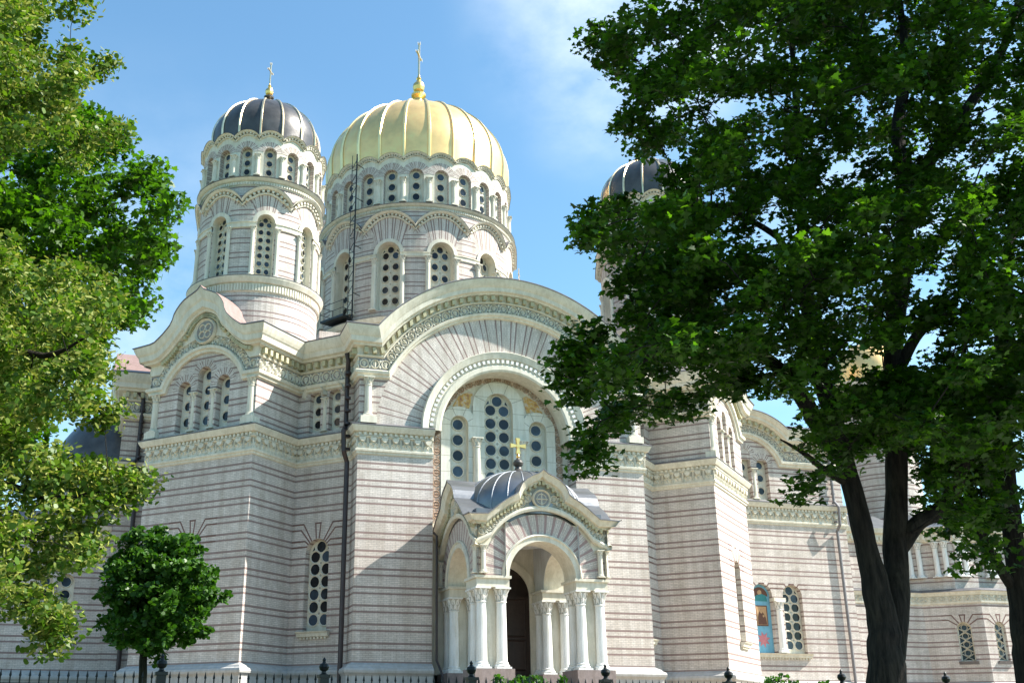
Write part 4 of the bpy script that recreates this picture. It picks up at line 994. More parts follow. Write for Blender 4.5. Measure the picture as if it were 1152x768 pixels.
        for j in range(n - 1):
            p, q = outer[j], outer[j + 1]
            mb.face([F(p[0], .63, p[1] + .048), F(q[0], .63, q[1] + .048), F(q[0], -1.15, q[1] + .02), F(p[0], -1.15, p[1] + .02)], M_ZINC)
        mb.build('hood_roof', P)
        for g in (-1, 1):
            x, y, _ = F(g * 2.86, .10, 0); column(P, x, y, 6.62, 7.88, .12, M_TRIM, 'colonnette')
    mb = MB(); mb.face([(-3.1, -24.0, 9.0), (3.1, -24.0, 9.0), (3.1, -18.2, 9.0), (-3.1, -18.2, 9.0)], M_VAULT)
    lathe(mb, [(2.2, 8.6), (2.0, 8.75), (0, 8.95)], 24, M_VAULT, (0, -21.2)); mb.build('vault', P)
    mb = MB(); box(mb, -3.1, 3.1, -24.0, -18.3, 9.05, 9.6, M_ZINC); mb.build('roof_base', P)
    mb = MB(); pr = [(3.04, 9.45), (3.06, 9.95)] + [(3.06 * cos(pi / 2 * k / 14), 9.95 + 2.07 * sin(pi / 2 * k / 14)) for k in range(1, 14)] + [(0.0, 12.02)]
    lathe(mb, pr, 64, M_ZINC, (0, -21.2)); mb.build('lead_dome', P, merge=True)
    mb = MB()
    for k in range(24):
        a = 2 * pi * k / 24; tube(mb, [((r_ + .01) * sin(a), -21.2 - (r_ + .01) * cos(a), z_) for r_, z_ in pr if r_ > .4], .028, M_ZINCL, 5)
    mb.build('dome_seams', P)
    mb = MB(); lathe(mb, [(.62, 11.93), (.66, 12.0), (.34, 12.08), (.18, 12.22), (.14, 12.34), (.24, 12.44), (.27, 12.54), (.20, 12.66), (.1, 12.74), (.06, 12.82)], 20, M_DARKD, (0, -21.2))
    lathe(mb, [(.07, 12.8), (.10, 12.9), (.05, 13.0), (.04, 13.1)], 12, M_GOLDS, (0, -21.2)); mb.build('finial', P)
    mb = MB(); t = .075; Z = 13.42
    F = flat(-1, -21.2, 1, -21.2)
    for q in range(4):
        a = q * pi / 2; R_ = lambda x, z: (x * cos(a) - z * sin(a), Z + x * sin(a) + z * cos(a))
        prism(mb, F, [R_(-.045, .04), R_(.045, .04), R_(.11, .40), R_(-.11, .40)], -t, t, M_GOLDS, True)
    prism(mb, F, rect(-.08, .08, Z - .08, Z + .08), -t - .01, t + .01, M_GOLDS, True); mb.build('cross', P)
    # door
    F = flat(-3, -18.2, 3, -18.2); mb = MB()
    wall(mb, F, -1.5, 1.5, 2.5, 7.3, (), m=M_DOOR, d=.03); mb.face([F(s_, .03, z_) for s_, z_ in arcpts(0, 6.35, 1.5, 20)], M_DOOR)
    for s_ in (-.75, .75):
        for (za, zb) in ((2.8, 4.2), (4.4, 6.2)): bead(mb, F, [(s_ - .5, za), (s_ + .5, za), (s_ + .5, zb), (s_ - .5, zb)], .1, .03, .08, M_DOOR, True)
    mb.build('door', P)
    mb = MB(); annulus(mb, F, 0, 6.35, 1.5, 1.9, .12, M_TRIM, 180, 0, 24, False, thick=.12)
    for g in (-1, 1): prism(mb, F, rect(min(g * 1.5, g * 1.9), max(g * 1.5, g * 1.9), 2.5, 6.35), 0, .12, M_TRIM)
    mb.build('door_surround', P)
    return P
porch()

# --- west wing (behind the left trees) with its dark apse dome
def wing():
    mb = MB(); F = flat(-39.8, -7.5, -19.4, -7.5); L = F.L / 2
    ops = [(L - .5 - 1.6 - k * 3.9, .46, 4.4, 7.6) for k in range(5)] + [(L - .5 - 2.7 - k * 3.9, .46, 4.4, 7.6) for k in range(5)]
    wall(mb, F, -L, L, 2.9, 10.2, ops, .35, uo=3); strip(mb, F, -L, L, PL, M_PLINTH)
    mb.face([F(-L, 0, 0), F(-L, -15, 0), F(-L, -15, 10.2), F(-L, 0, 10.2)], M_BRICK, [(0, 0), (15, 0), (15, 10.2), (0, 10.2)])
    for o in ops[:5]: fan(mb, F, o[0] - .55, o[3], .5, w=.9) if False else None
    strip(mb, F, -L, L, [(10.0, 0), (10.1, .12), (10.4, .14), (10.5, .3), (10.7, .38)], M_TRIM); strip(mb, F, -L, L, [(10.7, .38), (10.74, .42), (12.0, -3)], M_ROOF)
    dents(mb, F, -L, L, 10.18, 10.36, .1, .22, .26, M_TRIM)
    wg = mb.build('west_wing', cath)
    for o in ops: window_mesh(.46, 4.4, 7.6, -.3, 1, .62, .27, F, 'window', wg, sc=o[0])
    mb = MB()
    for k in range(5): strip(mb, F, ops[k + 5][0] - .75, ops[k][0] + .75, [(4.12, .01), (4.16, .2), (4.34, .26), (4.4, .28), (4.42, -.3)], M_PLINTH)
    mb.build('window_sill', wg)
    mb = MB(); G = cyl(4.55); P0 = 2 * pi * 4.55
    wall(mb, G, -P0 / 2, P0 / 2, 9, 13.3, (), ds=P0 / 40)
    n = 10
    for k in range(n):
        s_ = (k - n / 2) * P0 / n; cv = arcpts(s_, 13.1, P0 / n / 2, 12)
        ribbon(mb, G, arcpts(s_, 13.1, P0 / n / 2 - .42, 12), cv, [(0, 0), (.02, .10), (.5, .12), (.6, .24), (1, .34), (1, -.3)], M_TRIM)
        dents_arc(mb, G, s_, 13.1, P0 / n / 2 - .3, P0 / n / 2 - .18, 175, 5, .2, .1, .2, M_TRIM)
        mb.face([G(p[0], .02, p[1]) for p in arcpts(s_, 13.1, P0 / n / 2 - .4, 12)], M_TRIM)
    ap = mb.build('apse_drum', cath, loc=(-19.3, 0, 0))
    mb = MB(); lathe(mb, [(4.5, 13.3)] + [(4.45 * cos(pi / 2 * k / 14), 14.6 + 4.9 * sin(pi / 2 * k / 14)) for k in range(15)], 48, M_DARKD); mb.build('apse_dome', ap, merge=True)
    # small windowed wing block pier cornice is part of the main walls
wing()
# --- east chancel
TURX = 38.4
def east():
    # low apse with lattice windows
    pts = [(28.6, -7.2), (34.4, -7.2), (37.0, -9.8), (43.2, -9.8), (46, -7), (46, 7.5), (28.6, 7.5)]
    low = MB(); n = len(pts); wins = []
    for i in range(n):
        a, b = pts[i], pts[(i + 1) % n]; F = flat(a[0], a[1], b[0], b[1]); L = F.L / 2
        ops = []
        if i == 1: ops = [(.55, .45, 4.3, 6.4)]
        if i == 2: ops = [(-1.9, .45, 4.3, 6.4), (1.6, .45, 4.3, 6.4)]
        wall(low, F, -L, L, 2.9, 8.05, ops, .3, uo=i); strip(low, F, -L, L, PL, M_PLINTH)
        for o in ops: fan(low, F, o[0], o[3], .46, w=.8); wins.append((F, o))
    cc = low.build('chancel', cath)
    mb = MB()
    for i in range(n - 1):
        a, b = pts[i], pts[i + 1]; F = flat(a[0], a[1], b[0], b[1]); L = F.L / 2
        def tn(j):
            if j <= 0 or j >= n - 1: return 0
            p, q, r_ = pts[j - 1], pts[j], pts[j + 1]; t = atan2(r_[1] - q[1], r_[0] - q[0]) - atan2(q[1] - p[1], q[0] - p[0])
            while t > pi: t -= 2 * pi
            while t < -pi: t += 2 * pi
            return tan(t / 2)
        mt = (tn(i), tn(i + 1))
        strip(mb, F, -L, L, [(8.05, 0), (8.08, .08), (8.2, .1), (8.22, .05), (8.6, .05), (8.62, .14), (8.75, .2), (8.85, .28)], M_TRIM, mt); strip(mb, F, -L, L, [(8.85, .28), (8.88, .3), (9.1, -.3)], M_LEDGE, mt)
        if i < 3: frieze_ornament(mb, F, [(-L, 8.41), (L, 8.41)], .34, d=.05, pitch=.5)
    mb.build('cornice', cc)
    for F, o in wins:
        mb = MB(); sc, hw, zb, zs = o
        prism(mb, F, [(sc - hw, zb)] + arcpts(sc, zs, hw, 12) + [(sc + hw, zb)], -.3, -.28, M_GLASS)
        bead(mb, F, [(sc - hw, zb)] + arcpts(sc, zs, hw, 12) + [(sc + hw, zb)], .16, -.28, -.2, M_TRIM, True)
        z = zb; k = 0
        while z < zs + .2:
            h = .55; x = hw
            bead(mb, F, [(sc - x, z), (sc, z + h / 2), (sc + x, z)], .07, -.28, -.2, M_TRIM); bead(mb, F, [(sc - x, z + h), (sc, z + h / 2), (sc + x, z + h)], .07, -.28, -.2, M_TRIM)
            bead(mb, F, [(sc + .2 * cos(2 * pi * q / 8), z + h + .2 * sin(2 * pi * q / 8)) for q in range(8)], .05, -.28, -.22, M_TRIM, True); z += h
        mb.build('lattice_window', cc)
        mb = MB(); strip(mb, F, sc - .6, sc + .6, [(zb - .2, .01), (zb - .05, .16), (zb, .2), (zb + .02, -.3)], M_LEDGE); mb.build('window_sill', cc)
    # set back upper storey
    up = MB(); p2 = [(28.6, -6.4), (34.0, -6.4), (36.2, -8.6), (42.6, -8.6), (44.8, -6.4), (44.8, 6.5), (28.6, 6.5)]
    for i in range(n):
        a, b = p2[i], p2[(i + 1) % n]; F = flat(a[0], a[1], b[0], b[1]); L = F.L / 2
        wall(up, F, -L, L, 8.6, 12.4, (), uo=i); strip(up, F, -L, L, [(12.3, 0), (12.4, .2), (12.9, .25), (13.0, .5), (13.3, .6)], M_TRIM); strip(up, F, -L, L, [(13.3, .6), (14.8, -2.5)], M_ZINC)
        if i < 4: dents(up, F, -L, L, 12.5, 12.75, .15, .35, .34, M_TRIM)
    up.face([(x, y, 13.6) for x, y in p2], M_ZINC); uo_ = up.build('chancel_upper_storey', cath)
    F = flat(36.2, -8.6, 42.6, -8.6)
    for s_ in (-2.7, -2.1, -.3, .3, 2.1, 2.7): x, y, _ = F(s_, .1, 0); column(uo_, x, y, 9.9, 12.3, .18, M_WHITE)
    F = flat(34.0, -6.4, 36.2, -8.6)
    for s_ in (-1.1, -.5, .6, 1.2): x, y, _ = F(s_, .1, 0); column(uo_, x, y, 9.9, 12.3, .18, M_WHITE)
    # golden dome of the chancel turret
    tb = MB(); G = cyl(2.75); P0 = 2 * pi * 2.75; wall(tb, G, -P0 / 2, P0 / 2, 13, 26.2, (), ds=P0 / 32)
    lathe(tb, [(2.75, 25.7), (2.9, 25.8), (2.95, 26.2), (3.0, 26.35), (2.7, 26.45)], 48, M_TRIM)
    tt = tb.build('chancel_turret', cath, loc=(TURX, 0, 0))
    tb = MB(); lathe(tb, domep(2.75, 26.3, 27.1, 30.0, 14), 48, M_GOLD); tb.build('gold_dome', tt, merge=True)
    tb = MB()
    lathe(tb, [(.25, 29.95), (.12, 30.1), (.2, 30.3), (.05, 30.55)], 14, M_GOLDS); tb.build('finial', tt); cross(tt, 0, 0, 30.5, 1.4, M_GOLDS, .6, .07)
    mb = MB(); x0 = 32.6
    mb.face([(28.6, -7.8, 19.9), (28.6, -7.8, 14), (28.6, 7.8, 14), (28.6, 7.8, 19.9)], M_BRICK); mb.build('east_wall', cath)
east()

# --- rainwater pipes, ladder mast, balcony
def pipe(name, pts, r, m, clips=True):
    mb = MB(); tube(mb, pts, r, m, 10)
    if clips:
        n = 8
        for k in range(1, n):
            t = k / n; a = Vector(pts[1]); b = Vector(pts[-1] if len(pts) < 4 else pts[-2]); p = a.lerp(b, t)
            tube(mb, [p - Vector((0, 0, .06)), p + Vector((0, 0, .06))], r * 1.35, m, 10)
    return mb.build(name, cath)
pipe('drainpipe', [(-8.35, -18.4, 18.5), (-8.25, -18.35, 18.1), (-8.2, -18.0, 17.3), (-8.2, -18.0, 14.7), (-8.45, -18.75, 14.2), (-8.4, -18.7, 13.2), (-8.15, -18.35, 12.7), (-8.15, -18.35, 1.0)], .125, M_PIPE)
pipe('drainpipe', [(27.75, -7.75 - .9, 18.6), (27.75, -8.0, 17.9), (27.75, -8.0, 14.8), (27.75, -8.45, 14.3), (27.75, -8.35, 13.1), (27.75, -7.98, 12.7), (27.75, -7.98, 1.0)], .10, M_PIPEG)
pipe('drainpipe', [(-18.95, -8.0, 18.9), (-18.4, -8.0, 18.2), (-18.4, -8.0, 14.6), (-18.6, -8.4, 14.2), (-18.6, -8.3, 13.0), (-18.3, -8.05, 12.6), (-18.3, -8.05, 1)], .12, M_PIPE)
pipe('drainpipe', [(-3.82, -19.0, 9.3), (-3.75, -19.55, 9.0), (-3.72, -19.5, 3.1), (-3.5, -19.95, 2.3), (-3.5, -19.95, .6)], .06, M_PIPE, False)
pipe('drainpipe', [(30.6, -7.35, 12.6), (30.6, -7.35, 4.0), (31.4, -7.4, 2.6), (32.0, -7.7, 1.6)], .08, M_BROWN, False)
mb = MB()      # ladder mast standing on the roof in front of the drum
la = radians(-49); lx = lambda a, R: (R * sin(a), -R * cos(a))
A = [lx(la + q, 7.75) for q in (-.026, .026)]
for (x, y), r_ in zip(A, (.022, .05)): tube(mb, [(x, y, 23.4), (x, y, 38.0)], r_, M_IRON, 6)
for k in range(13):
    z = 24.2 + k * 1.05; tube(mb, [(*A[0], z), (*A[1], z)], .025, M_IRON, 5); tube(mb, [(*A[0], z + .15), (*A[1], z + .75)], .022, M_IRON, 5)
for z in (27.5, 31, 34.6, 37.2): tube(mb, [(*A[1], z), (*lx(la + .035, 7.0), z)], .03, M_IRON, 5)
mb.build('ladder_mast', central)
mb = MB()      # little maintenance balcony under a drum window
for q0, q1 in ((-.95, -.80),):
    P = [lx(q0, 7.3), lx(q1, 7.3), lx(q1, 8.3), lx(q0, 8.3)]
P = [lx(-1.16, 7.2), lx(-.88, 7.2), lx(-.88, 8.2), lx(-1.16, 8.2)]
mb.face([(*p, 25.95) for p in P], M_IRON); mb.face([(*p, 25.80) for p in P][::-1], M_IRON)
for i in range(4):
    a_, b_ = P[i], P[(i + 1) % 4]; mb.face([(*a_, 25.8), (*b_, 25.8), (*b_, 25.95), (*a_, 25.95)], M_IRON)
for z in (26.4, 26.95):
    for i in (1, 2, 3): tube(mb, [(*P[i], z), (*P[(i + 1) % 4], z)], .02, M_IRON, 5)
for i in range(4): tube(mb, [(*P[i], 25.9), (*P[i], 27.0)], .025, M_IRON, 5)
mb.build('balcony', central)
mb = MB(); c_, s_ = lx(radians(23), 7.5)
box(mb, c_ - .45, c_ + .45, s_ - .6, s_ + .2, 24.0, 27.6, M_PLINTH); mb.build('chimney', cath)

# ------------------------------------------------------------------ fence
def fence():
    th = radians(20.19); c = (cos(th), sin(th)); P0 = (-4.35, 16.75); zf = EYE + .79
    f = bpy.data.objects.new('iron_fence', None); COL.objects.link(f); f['label'] = 'low black iron picket fence with ball topped posts in front of the cathedral'; f['category'] = 'fence'
    k0, k1 = -6, 12; base = (P0[0] + c[0] * 2.5 * k0, P0[1] + c[1] * 2.5 * k0)
    f.location = (base[0], base[1], 0); f.rotation_euler.z = th
    n = k1 - k0
    mb = MB(); box(mb, -.3, n * 2.5 + .3, -.18, .18, -.1, .62, M_GRAN); mb.build('stone_kerb', f, 0.0)
    post = MB(); box(post, -.07, .07, -.07, .07, .62, zf - .02, M_IRON); box(post, -.09, .09, -.09, .09, zf - .02, zf + .03, M_IRON); box(post, -.11, .11, -.11, .11, .62, .80, M_IRON)
    fin = MB(); lathe(fin, [(.07, zf + .03), (.04, zf + .055), (.036, zf + .08), (.065, zf + .10), (.082, zf + .145), (.07, zf + .19), (.032, zf + .21), (.022, zf + .235), (.03, zf + .255), (.0, zf + .30)], 16, M_IRON)
    pan = MB()
    for j in range(1, 19):
        x = j * 2.5 / 19; tube(pan, [(x, 0, .66), (x, 0, zf - .06)], .011, M_IRON, 5); tube(pan, [(x, 0, zf - .06), (x, 0, zf - .05), (x, 0, zf + .04)], [.011, .02, .002], M_IRON, 5)
    for z in (.78, zf - .16): tube(pan, [(.085, 0, z), (2.415, 0, z)], .014, M_IRON, 4)
    po = post.build('fence_post', f, 0.0); fo = fin.build('post_finial', po, 0.0); pn = pan.build('picket_panel', f, 0.0)
    for k in range(1, n + 1):
        q = link(po.data, 'fence_post', f, (k * 2.5, 0, 0)); link(fo.data, 'post_finial', q)
        if k < n: link(pn.data, 'picket_panel', f, (k * 2.5, 0, 0))
fence()

# ------------------------------------------------------------------ trees
def leaf_mat(name, c1, c2, trans=.35, tc_=None, rough=.45):
    m, t, b = mat(name, c1, rough, 0, .35)
    g = N(t, 'ShaderNodeNewGeometry'); rnd = g.outputs['Random Per Island']
    col = mixc(t, rnd, c1, c2); n = noise(t, .9, 3, objvec(t)); col = mixc(t, 1, col, ramp(t, n, .3, (.75, .8, .7), .7, (1.2, 1.15, 1.1)), 'MULTIPLY')
    t.links.new(col, b.inputs['Base Color'])
    tr = N(t, 'ShaderNodeBsdfTranslucent'); t.links.new(mixc(t, 1, col, tc_ or (1.5, 1.7, .6), 'MULTIPLY'), tr.inputs[0])
    mx = N(t, 'ShaderNodeMixShader'); mx.inputs[0].default_value = trans
    t.links.new(b.outputs[0], mx.inputs[1]); t.links.new(tr.outputs[0], mx.inputs[2]); t.links.new(mx.outputs[0], t.nodes['Material Output'].inputs[0]); return m
def bark_mat():
    m, t, b = mat('maple_bark', (.02, .018, .015), .95)
    mpg = N(t, 'ShaderNodeMapping'); mpg.inputs['Scale'].default_value = (15, 15, 2.2); t.links.new(objvec(t), mpg.inputs['Vector'])
    n = noise(t, 1.0, 8, mpg.outputs[0], .7); n2 = noise(t, 1.6, 4, objvec(t))
    c = ramp(t, n, .38, (.007, .006, .005), .62, (.036, .030, .024)); c = mixc(t, 1, c, ramp(t, n2, .4, (.8, .8, .8), .65, (1.25, 1.3, 1.1)), 'MULTIPLY')
    t.links.new(c, b.inputs['Base Color']); bump(t, b, n, 1.0, .06); return m
M_BARK = bark_mat()
M_MAPLE = leaf_mat('maple_leaf', (.021, .060, .006), (.042, .098, .009), .34)
M_MAPLE_LIT = leaf_mat('lit_maple_leaf', (.032, .094, .005), (.088, .19, .010), .50)  # brighter leaf copy, sun shining through put into its colour
M_LIND = leaf_mat('linden_leaf', (.055, .125, .012), (.11, .18, .018), .35)
M_BRACT = leaf_mat('linden_bract', (.20, .25, .04), (.34, .36, .085), .35, (1.2, 1.2, .8), .6)
M_ROUND = leaf_mat('young_linden_leaf', (.026, .085, .010), (.065, .15, .020), .32)
LEAF = {'maple': np.array([(0, 0), (.22, .10), (.50, -.02), (.40, .28), (.58, .52), (.26, .54), (.17, .78), (0, 1.0), (-.17, .78), (-.26, .54), (-.58, .52), (-.40, .28), (-.50, -.02), (-.22, .10)]) * (1, 1),
        'oval': np.array([(0, 0), (.28, .12), (.42, .38), (.34, .68), (0, 1.0), (-.34, .68), (-.42, .38), (-.28, .12)]),
        'bract': np.array([(0, 0), (.16, .2), (.15, .75), (0, 1.0), (-.15, .75), (-.16, .2)])}
def leaves_obj(name, parent, origin, groups):
    """groups = [(centres Nx3 world, shape key, size, sizevar, tilt, material)]; one mesh of individual leaves"""
    Vs, fl, mi, mats = [], [], [], []
    for (C, key, size, var, tilt, m) in groups:
        n = len(C); sh_ = LEAF[key]; k = len(sh_)
        s = size * (1 + var * (RNG.random(n) * 2 - 1)); az = RNG.random(n) * 2 * pi; ti = RNG.normal(0, tilt, n); ro = RNG.normal(0, tilt, n)
        x = sh_[None, :, 0] * s[:, None]; y = (sh_[None, :, 1] - .3) * s[:, None]; z = -.18 * np.abs(x) - .25 * y * y / size
        y2 = y * np.cos(ti)[:, None] - z * np.sin(ti)[:, None]; z2 = y * np.sin(ti)[:, None] + z * np.cos(ti)[:, None]
        x3 = x * np.cos(ro)[:, None] + z2 * np.sin(ro)[:, None]; z3 = -x * np.sin(ro)[:, None] + z2 * np.cos(ro)[:, None]
        X = x3 * np.cos(az)[:, None] - y2 * np.sin(az)[:, None]; Y = x3 * np.sin(az)[:, None] + y2 * np.cos(az)[:, None]
        Vs.append(np.stack([X + C[:, 0:1], Y + C[:, 1:2], z3 + C[:, 2:3]], -1).reshape(-1, 3)); fl += [k] * n; mi += [len(mats)] * n; mats.append(m)
    Vv = np.concatenate(Vs) - np.array(origin); nf = len(fl); fl = np.array(fl)
    me = bpy.data.meshes.new(name); me.vertices.add(len(Vv)); me.vertices.foreach_set('co', Vv.ravel())
    me.loops.add(len(Vv)); me.loops.foreach_set('vertex_index', np.arange(len(Vv))); me.polygons.add(nf)
    me.polygons.foreach_set('loop_start', np.concatenate([[0], np.cumsum(fl)[:-1]])); me.polygons.foreach_set('loop_total', fl); me.polygons.foreach_set('material_index', mi)
    for m in mats: me.materials.append(m)
    me.update(calc_edges=True); o = bpy.data.objects.new(name, me); COL.objects.link(o); o.parent = parent; return o
def inpoly(x, y, poly):
    c = False; j = len(poly) - 1
    for i in range(len(poly)):
        if (poly[i][1] > y) != (poly[j][1] > y) and x < (poly[j][0] - poly[i][0]) * (y - poly[i][1]) / (poly[j][1] - poly[i][1]) + poly[i][0]: c = not c
        j = i
    return c
def sample_clusters(poly, n, D, dd, holes=(), mind=.35, inset=0):
    xs = [p[0] for p in poly]; ys = [p[1] for p in poly]; out_ = []; tries = 0
    while len(out_) < n and tries < n * 60:
        tries += 1; x, y = random.uniform(min(xs), max(xs)), random.uniform(min(ys), max(ys))
        if not inpoly(x, y, poly): continue
        if inset and not all(inpoly(x + inset * cos(q), y + inset * .8 * sin(q), poly) for q in (0, .8, 1.6, 2.4, 3.14, 3.9, 4.7, 5.5)): continue
        if any(((x - h[0]) / h[2])**2 + ((y - h[1]) / h[3])**2 < 1 for h in holes): continue
        d = D + random.uniform(-dd, dd); p = at(x, y, d)
        if mind and any(abs(p[0] - q[0]) < mind and abs(p[1] - q[1]) < mind and abs(p[2] - q[2]) < mind for q in out_): continue
        out_.append(p)
    return out_
def tree(name, label, group, base, limbs, clusters, spec, bark=M_BARK, twig=.012, cl_r=.45, flatn=.45, n_leaf=110, cat='tree'):
    """limbs: list of (points, radii) in world space. clusters: world points to reach with branches"""
    t = bpy.data.objects.new(name, None); COL.objects.link(t); t.location = base; t['label'] = label; t['category'] = cat
    if group: t['group'] = group
    o3 = np.array(base); loc = lambda p: tuple(np.array(p) - o3)
    tr = MB(); nodes = []
    for gi, (pts, rad) in enumerate(limbs):
        P = [Vector(p) for p in pts]; fine, fr = [], []
        for i in range(len(P) - 1):
            a, b, c, d = P[max(i - 1, 0)], P[i], P[i + 1], P[min(i + 2, len(P) - 1)]
            for k in range(5):
                u_ = k / 5; q = .5 * ((2 * b) + (c - a) * u_ + (2 * a - 5 * b + 4 * c - d) * u_ * u_ + (3 * b - a - 3 * c + d) * u_**3)
                r_ = rad[i] + (rad[i + 1] - rad[i]) * u_; fine.append(q + Vector((random.uniform(-1, 1), random.uniform(-1, 1), 0)) * r_ * .08); fr.append(r_ * (1 + random.uniform(-.05, .05)))
        fine.append(P[-1]); fr.append(rad[-1]); tube(tr, [loc(p) for p in fine], fr, bark, 12)
        s0 = 8 if gi == 0 else 2
        nodes += [(np.array(p), r_) for p, r_ in list(zip(fine, fr))[s0:]]
    tr.build('trunk', t, 0.0)
    br = MB(); NP = np.array([n_[0] for n_ in nodes]); NR = [n_[1] for n_ in nodes]
    cl = sorted(clusters, key=lambda c: float(np.min(np.sum((NP - np.array(c))**2, 1))))
    for c in cl:
        c = np.array(c); dv = c - NP; dist = np.sqrt((dv**2).sum(1)); cost = dist + .9 * np.maximum(0, NP[:, 2] - c[2] + .0)
        j = int(np.argmin(cost)); a = NP[j]; L = dist[j]; r0 = max(twig, min(NR[j] * .55, .012 * L + twig)); 
        if L < .05: continue
        k = max(2, int(L / .5) + 1); pts, rs = [], []
        for i in range(k + 1):
            u_ = i / k; p = a + (c - a) * u_ + np.array([0, 0, .12 * L * sin(pi * u_)]) + (RNG.normal(0, .04 * L**.5, 3) if 0 < i < k else 0)
            pts.append(p); rs.append(r0 * (1 - u_) + twig * .5 * u_)
        tube(br, [loc(p) for p in pts], rs, bark, 5, cap=False)
        NP = np.vstack([NP, np.array(pts[1:])]); NR += rs[1:]
    if br.v: br.build('branches', t, 0.0)
    groups = []
    C = np.array(cl)
    for (key, frac, size, var, tilt, m) in spec:
        k = int(n_leaf * frac); pts = np.repeat(C, k, 0); n = len(pts)
        # leaf sprays: several flattish tiers in each cluster
        d = RNG.normal(0, 1, (n, 3)); d /= np.linalg.norm(d, axis=1)[:, None]; rr = RNG.random(n)**.5
        off = d * rr[:, None] * cl_r * (RNG.uniform(.7, 1.25, len(C)).repeat(k))[:, None]; off[:, 2] *= flatn
        tier = (RNG.integers(0, 3, n) - 1) * cl_r * .38; off[:, 2] = off[:, 2] * .45 + tier
        off[:, 0] += tier * .5
        if key == 'bract': off[:, 2] += cl_r * .05
        groups.append((pts + off, key, size, var, tilt, m))
    leaves_obj('crown', t, base, groups)
    return t
def px(lst, D): return [at(x, y, D if len(t_) == 0 else t_[0]) for x, y, *t_ in lst]

# big maple on the right, forked trunk
D = 15.0
polyR = [(660, 40), (705, 8), (745, -60), (820, -200), (960, -330), (1200, -380), (1400, -250), (1500, 0), (1500, 330), (1330, 470), (1180, 520), (1090, 540), (1030, 500), (985, 470), (940, 475), (905, 450),
         (870, 436), (835, 440), (800, 448), (770, 470), (735, 470), (705, 505), (672, 530), (650, 505), (640, 465), (616, 440), (618, 405), (645, 385), (690, 392), (700, 360), (690, 320), (672, 285), (652, 262), (655, 235), (700, 212), (755, 215), (770, 185),
         (715, 178), (690, 150), (695, 100), (675, 80)]
holes = [(868, 268, 26, 16), (905, 462, 30, 20), (965, 408, 20, 22), (1020, 393, 11, 15), (780, 268, 10, 10), (1040, 150, 12, 8), (980, 130, 10, 9), (760, 515, 50, 34)]
cR = sample_clusters(polyR, 1300, D, 3.4, [(h[0], h[1], h[2] + 8, h[3] + 6) for h in holes], .24, 13)
cR += sample_clusters([(985, 400), (1120, 420), (1120, 560), (1075, 600), (1040, 545), (1000, 500), (930, 520), (925, 470)], 60, D, 2.5, [(1020, 393, 20, 24), (965, 408, 26, 26)], .3)
cR += sample_clusters([(712, 232), (780, 215), (800, 400), (722, 390), (726, 330), (714, 290)], 40, D, 2.2, (), .25)
cR += [at(x, y, D - .5) for x, y in ((850, 424), (868, 430), (834, 434), (758, 196), (888, 428))]
cR += [at(x, y, D - 1.5) for x, y in ((668, 45), (690, 60), (640, 420), (655, 440), (660, 500), (668, 520), (660, 245), (668, 265), (640, 400), (655, 376), (668, 385), (780, 455), (903, 549), (938, 520))]
bR = at(985, 800, D); bR = (bR[0], bR[1], .1)
def gb(p): return (p[0], p[1], .05)
limbsR = [([gb(at(1000, 880, D)), at(998, 768, D), at(993, 700, D), at(974, 610, D), at(948, 510, D), at(918, 400, D + .3), at(905, 300, D + .6), at(900, 180, D + .8), at(890, 40, D + 1)], [.35, .26, .21, .15, .135, .13, .10, .07, .04]),
          ([at(1000, 740, D + .1), at(1008, 680, D + .2), at(1008, 600, D + .35), at(1008, 480, D + .4), at(1006, 380, D + .3), at(1016, 300, D), at(1020, 220, D), at(1046, 180, D), at(1090, 120, D - .2), at(1130, 50, D - .3), at(1170, -80, D)], [.20, .19, .165, .15, .14, .14, .125, .11, .09, .065, .04]),
          ([at(1022, 240, D), at(1010, 150, D), at(1018, 60, D + .3), at(1000, -80, D + .5)], [.12, .10, .07, .03]),
          ([at(940, 500, D), at(915, 468, D - .1), at(890, 430, D - .3), at(850, 395, D - .8), at(780, 380, D - 1.2), at(700, 420, D - 1.6)], [.15, .13, .11, .08, .05, .02]),
          ([at(955, 545, D), at(930, 530, D - .2), at(905, 510, D - .4), at(878, 494, D - .6)], [.06, .05, .035, .008]),
          ([at(910, 330, D + .5), at(885, 285, D + .5), at(868, 262, D + .4), at(800, 230, D), at(720, 240, D - .4)], [.10, .07, .05, .04, .02]),
          ([at(1010, 620, D + .35), at(1030, 590, D + .3), at(1060, 570, D + .2), at(1082, 530, D), at(1110, 470, D - .3), at(1130, 420, D - .6)], [.13, .12, .11, .09, .06, .03]),
          ([at(1008, 420, D + .3), at(1030, 380, D + .2), at(1048, 362, D), at(1080, 350, D - .2), at(1150, 330, D - .5)], [.10, .08, .07, .05, .02])]
tree('maple_tree', 'big dark maple with a forked trunk leaning over the right side of the cathedral', 'maples around the churchyard', bR, limbsR, cR,
     [('maple', .55, .086, .4, .42, M_MAPLE), ('maple', .45, .084, .4, .55, M_MAPLE_LIT)], n_leaf=185, cl_r=.36)
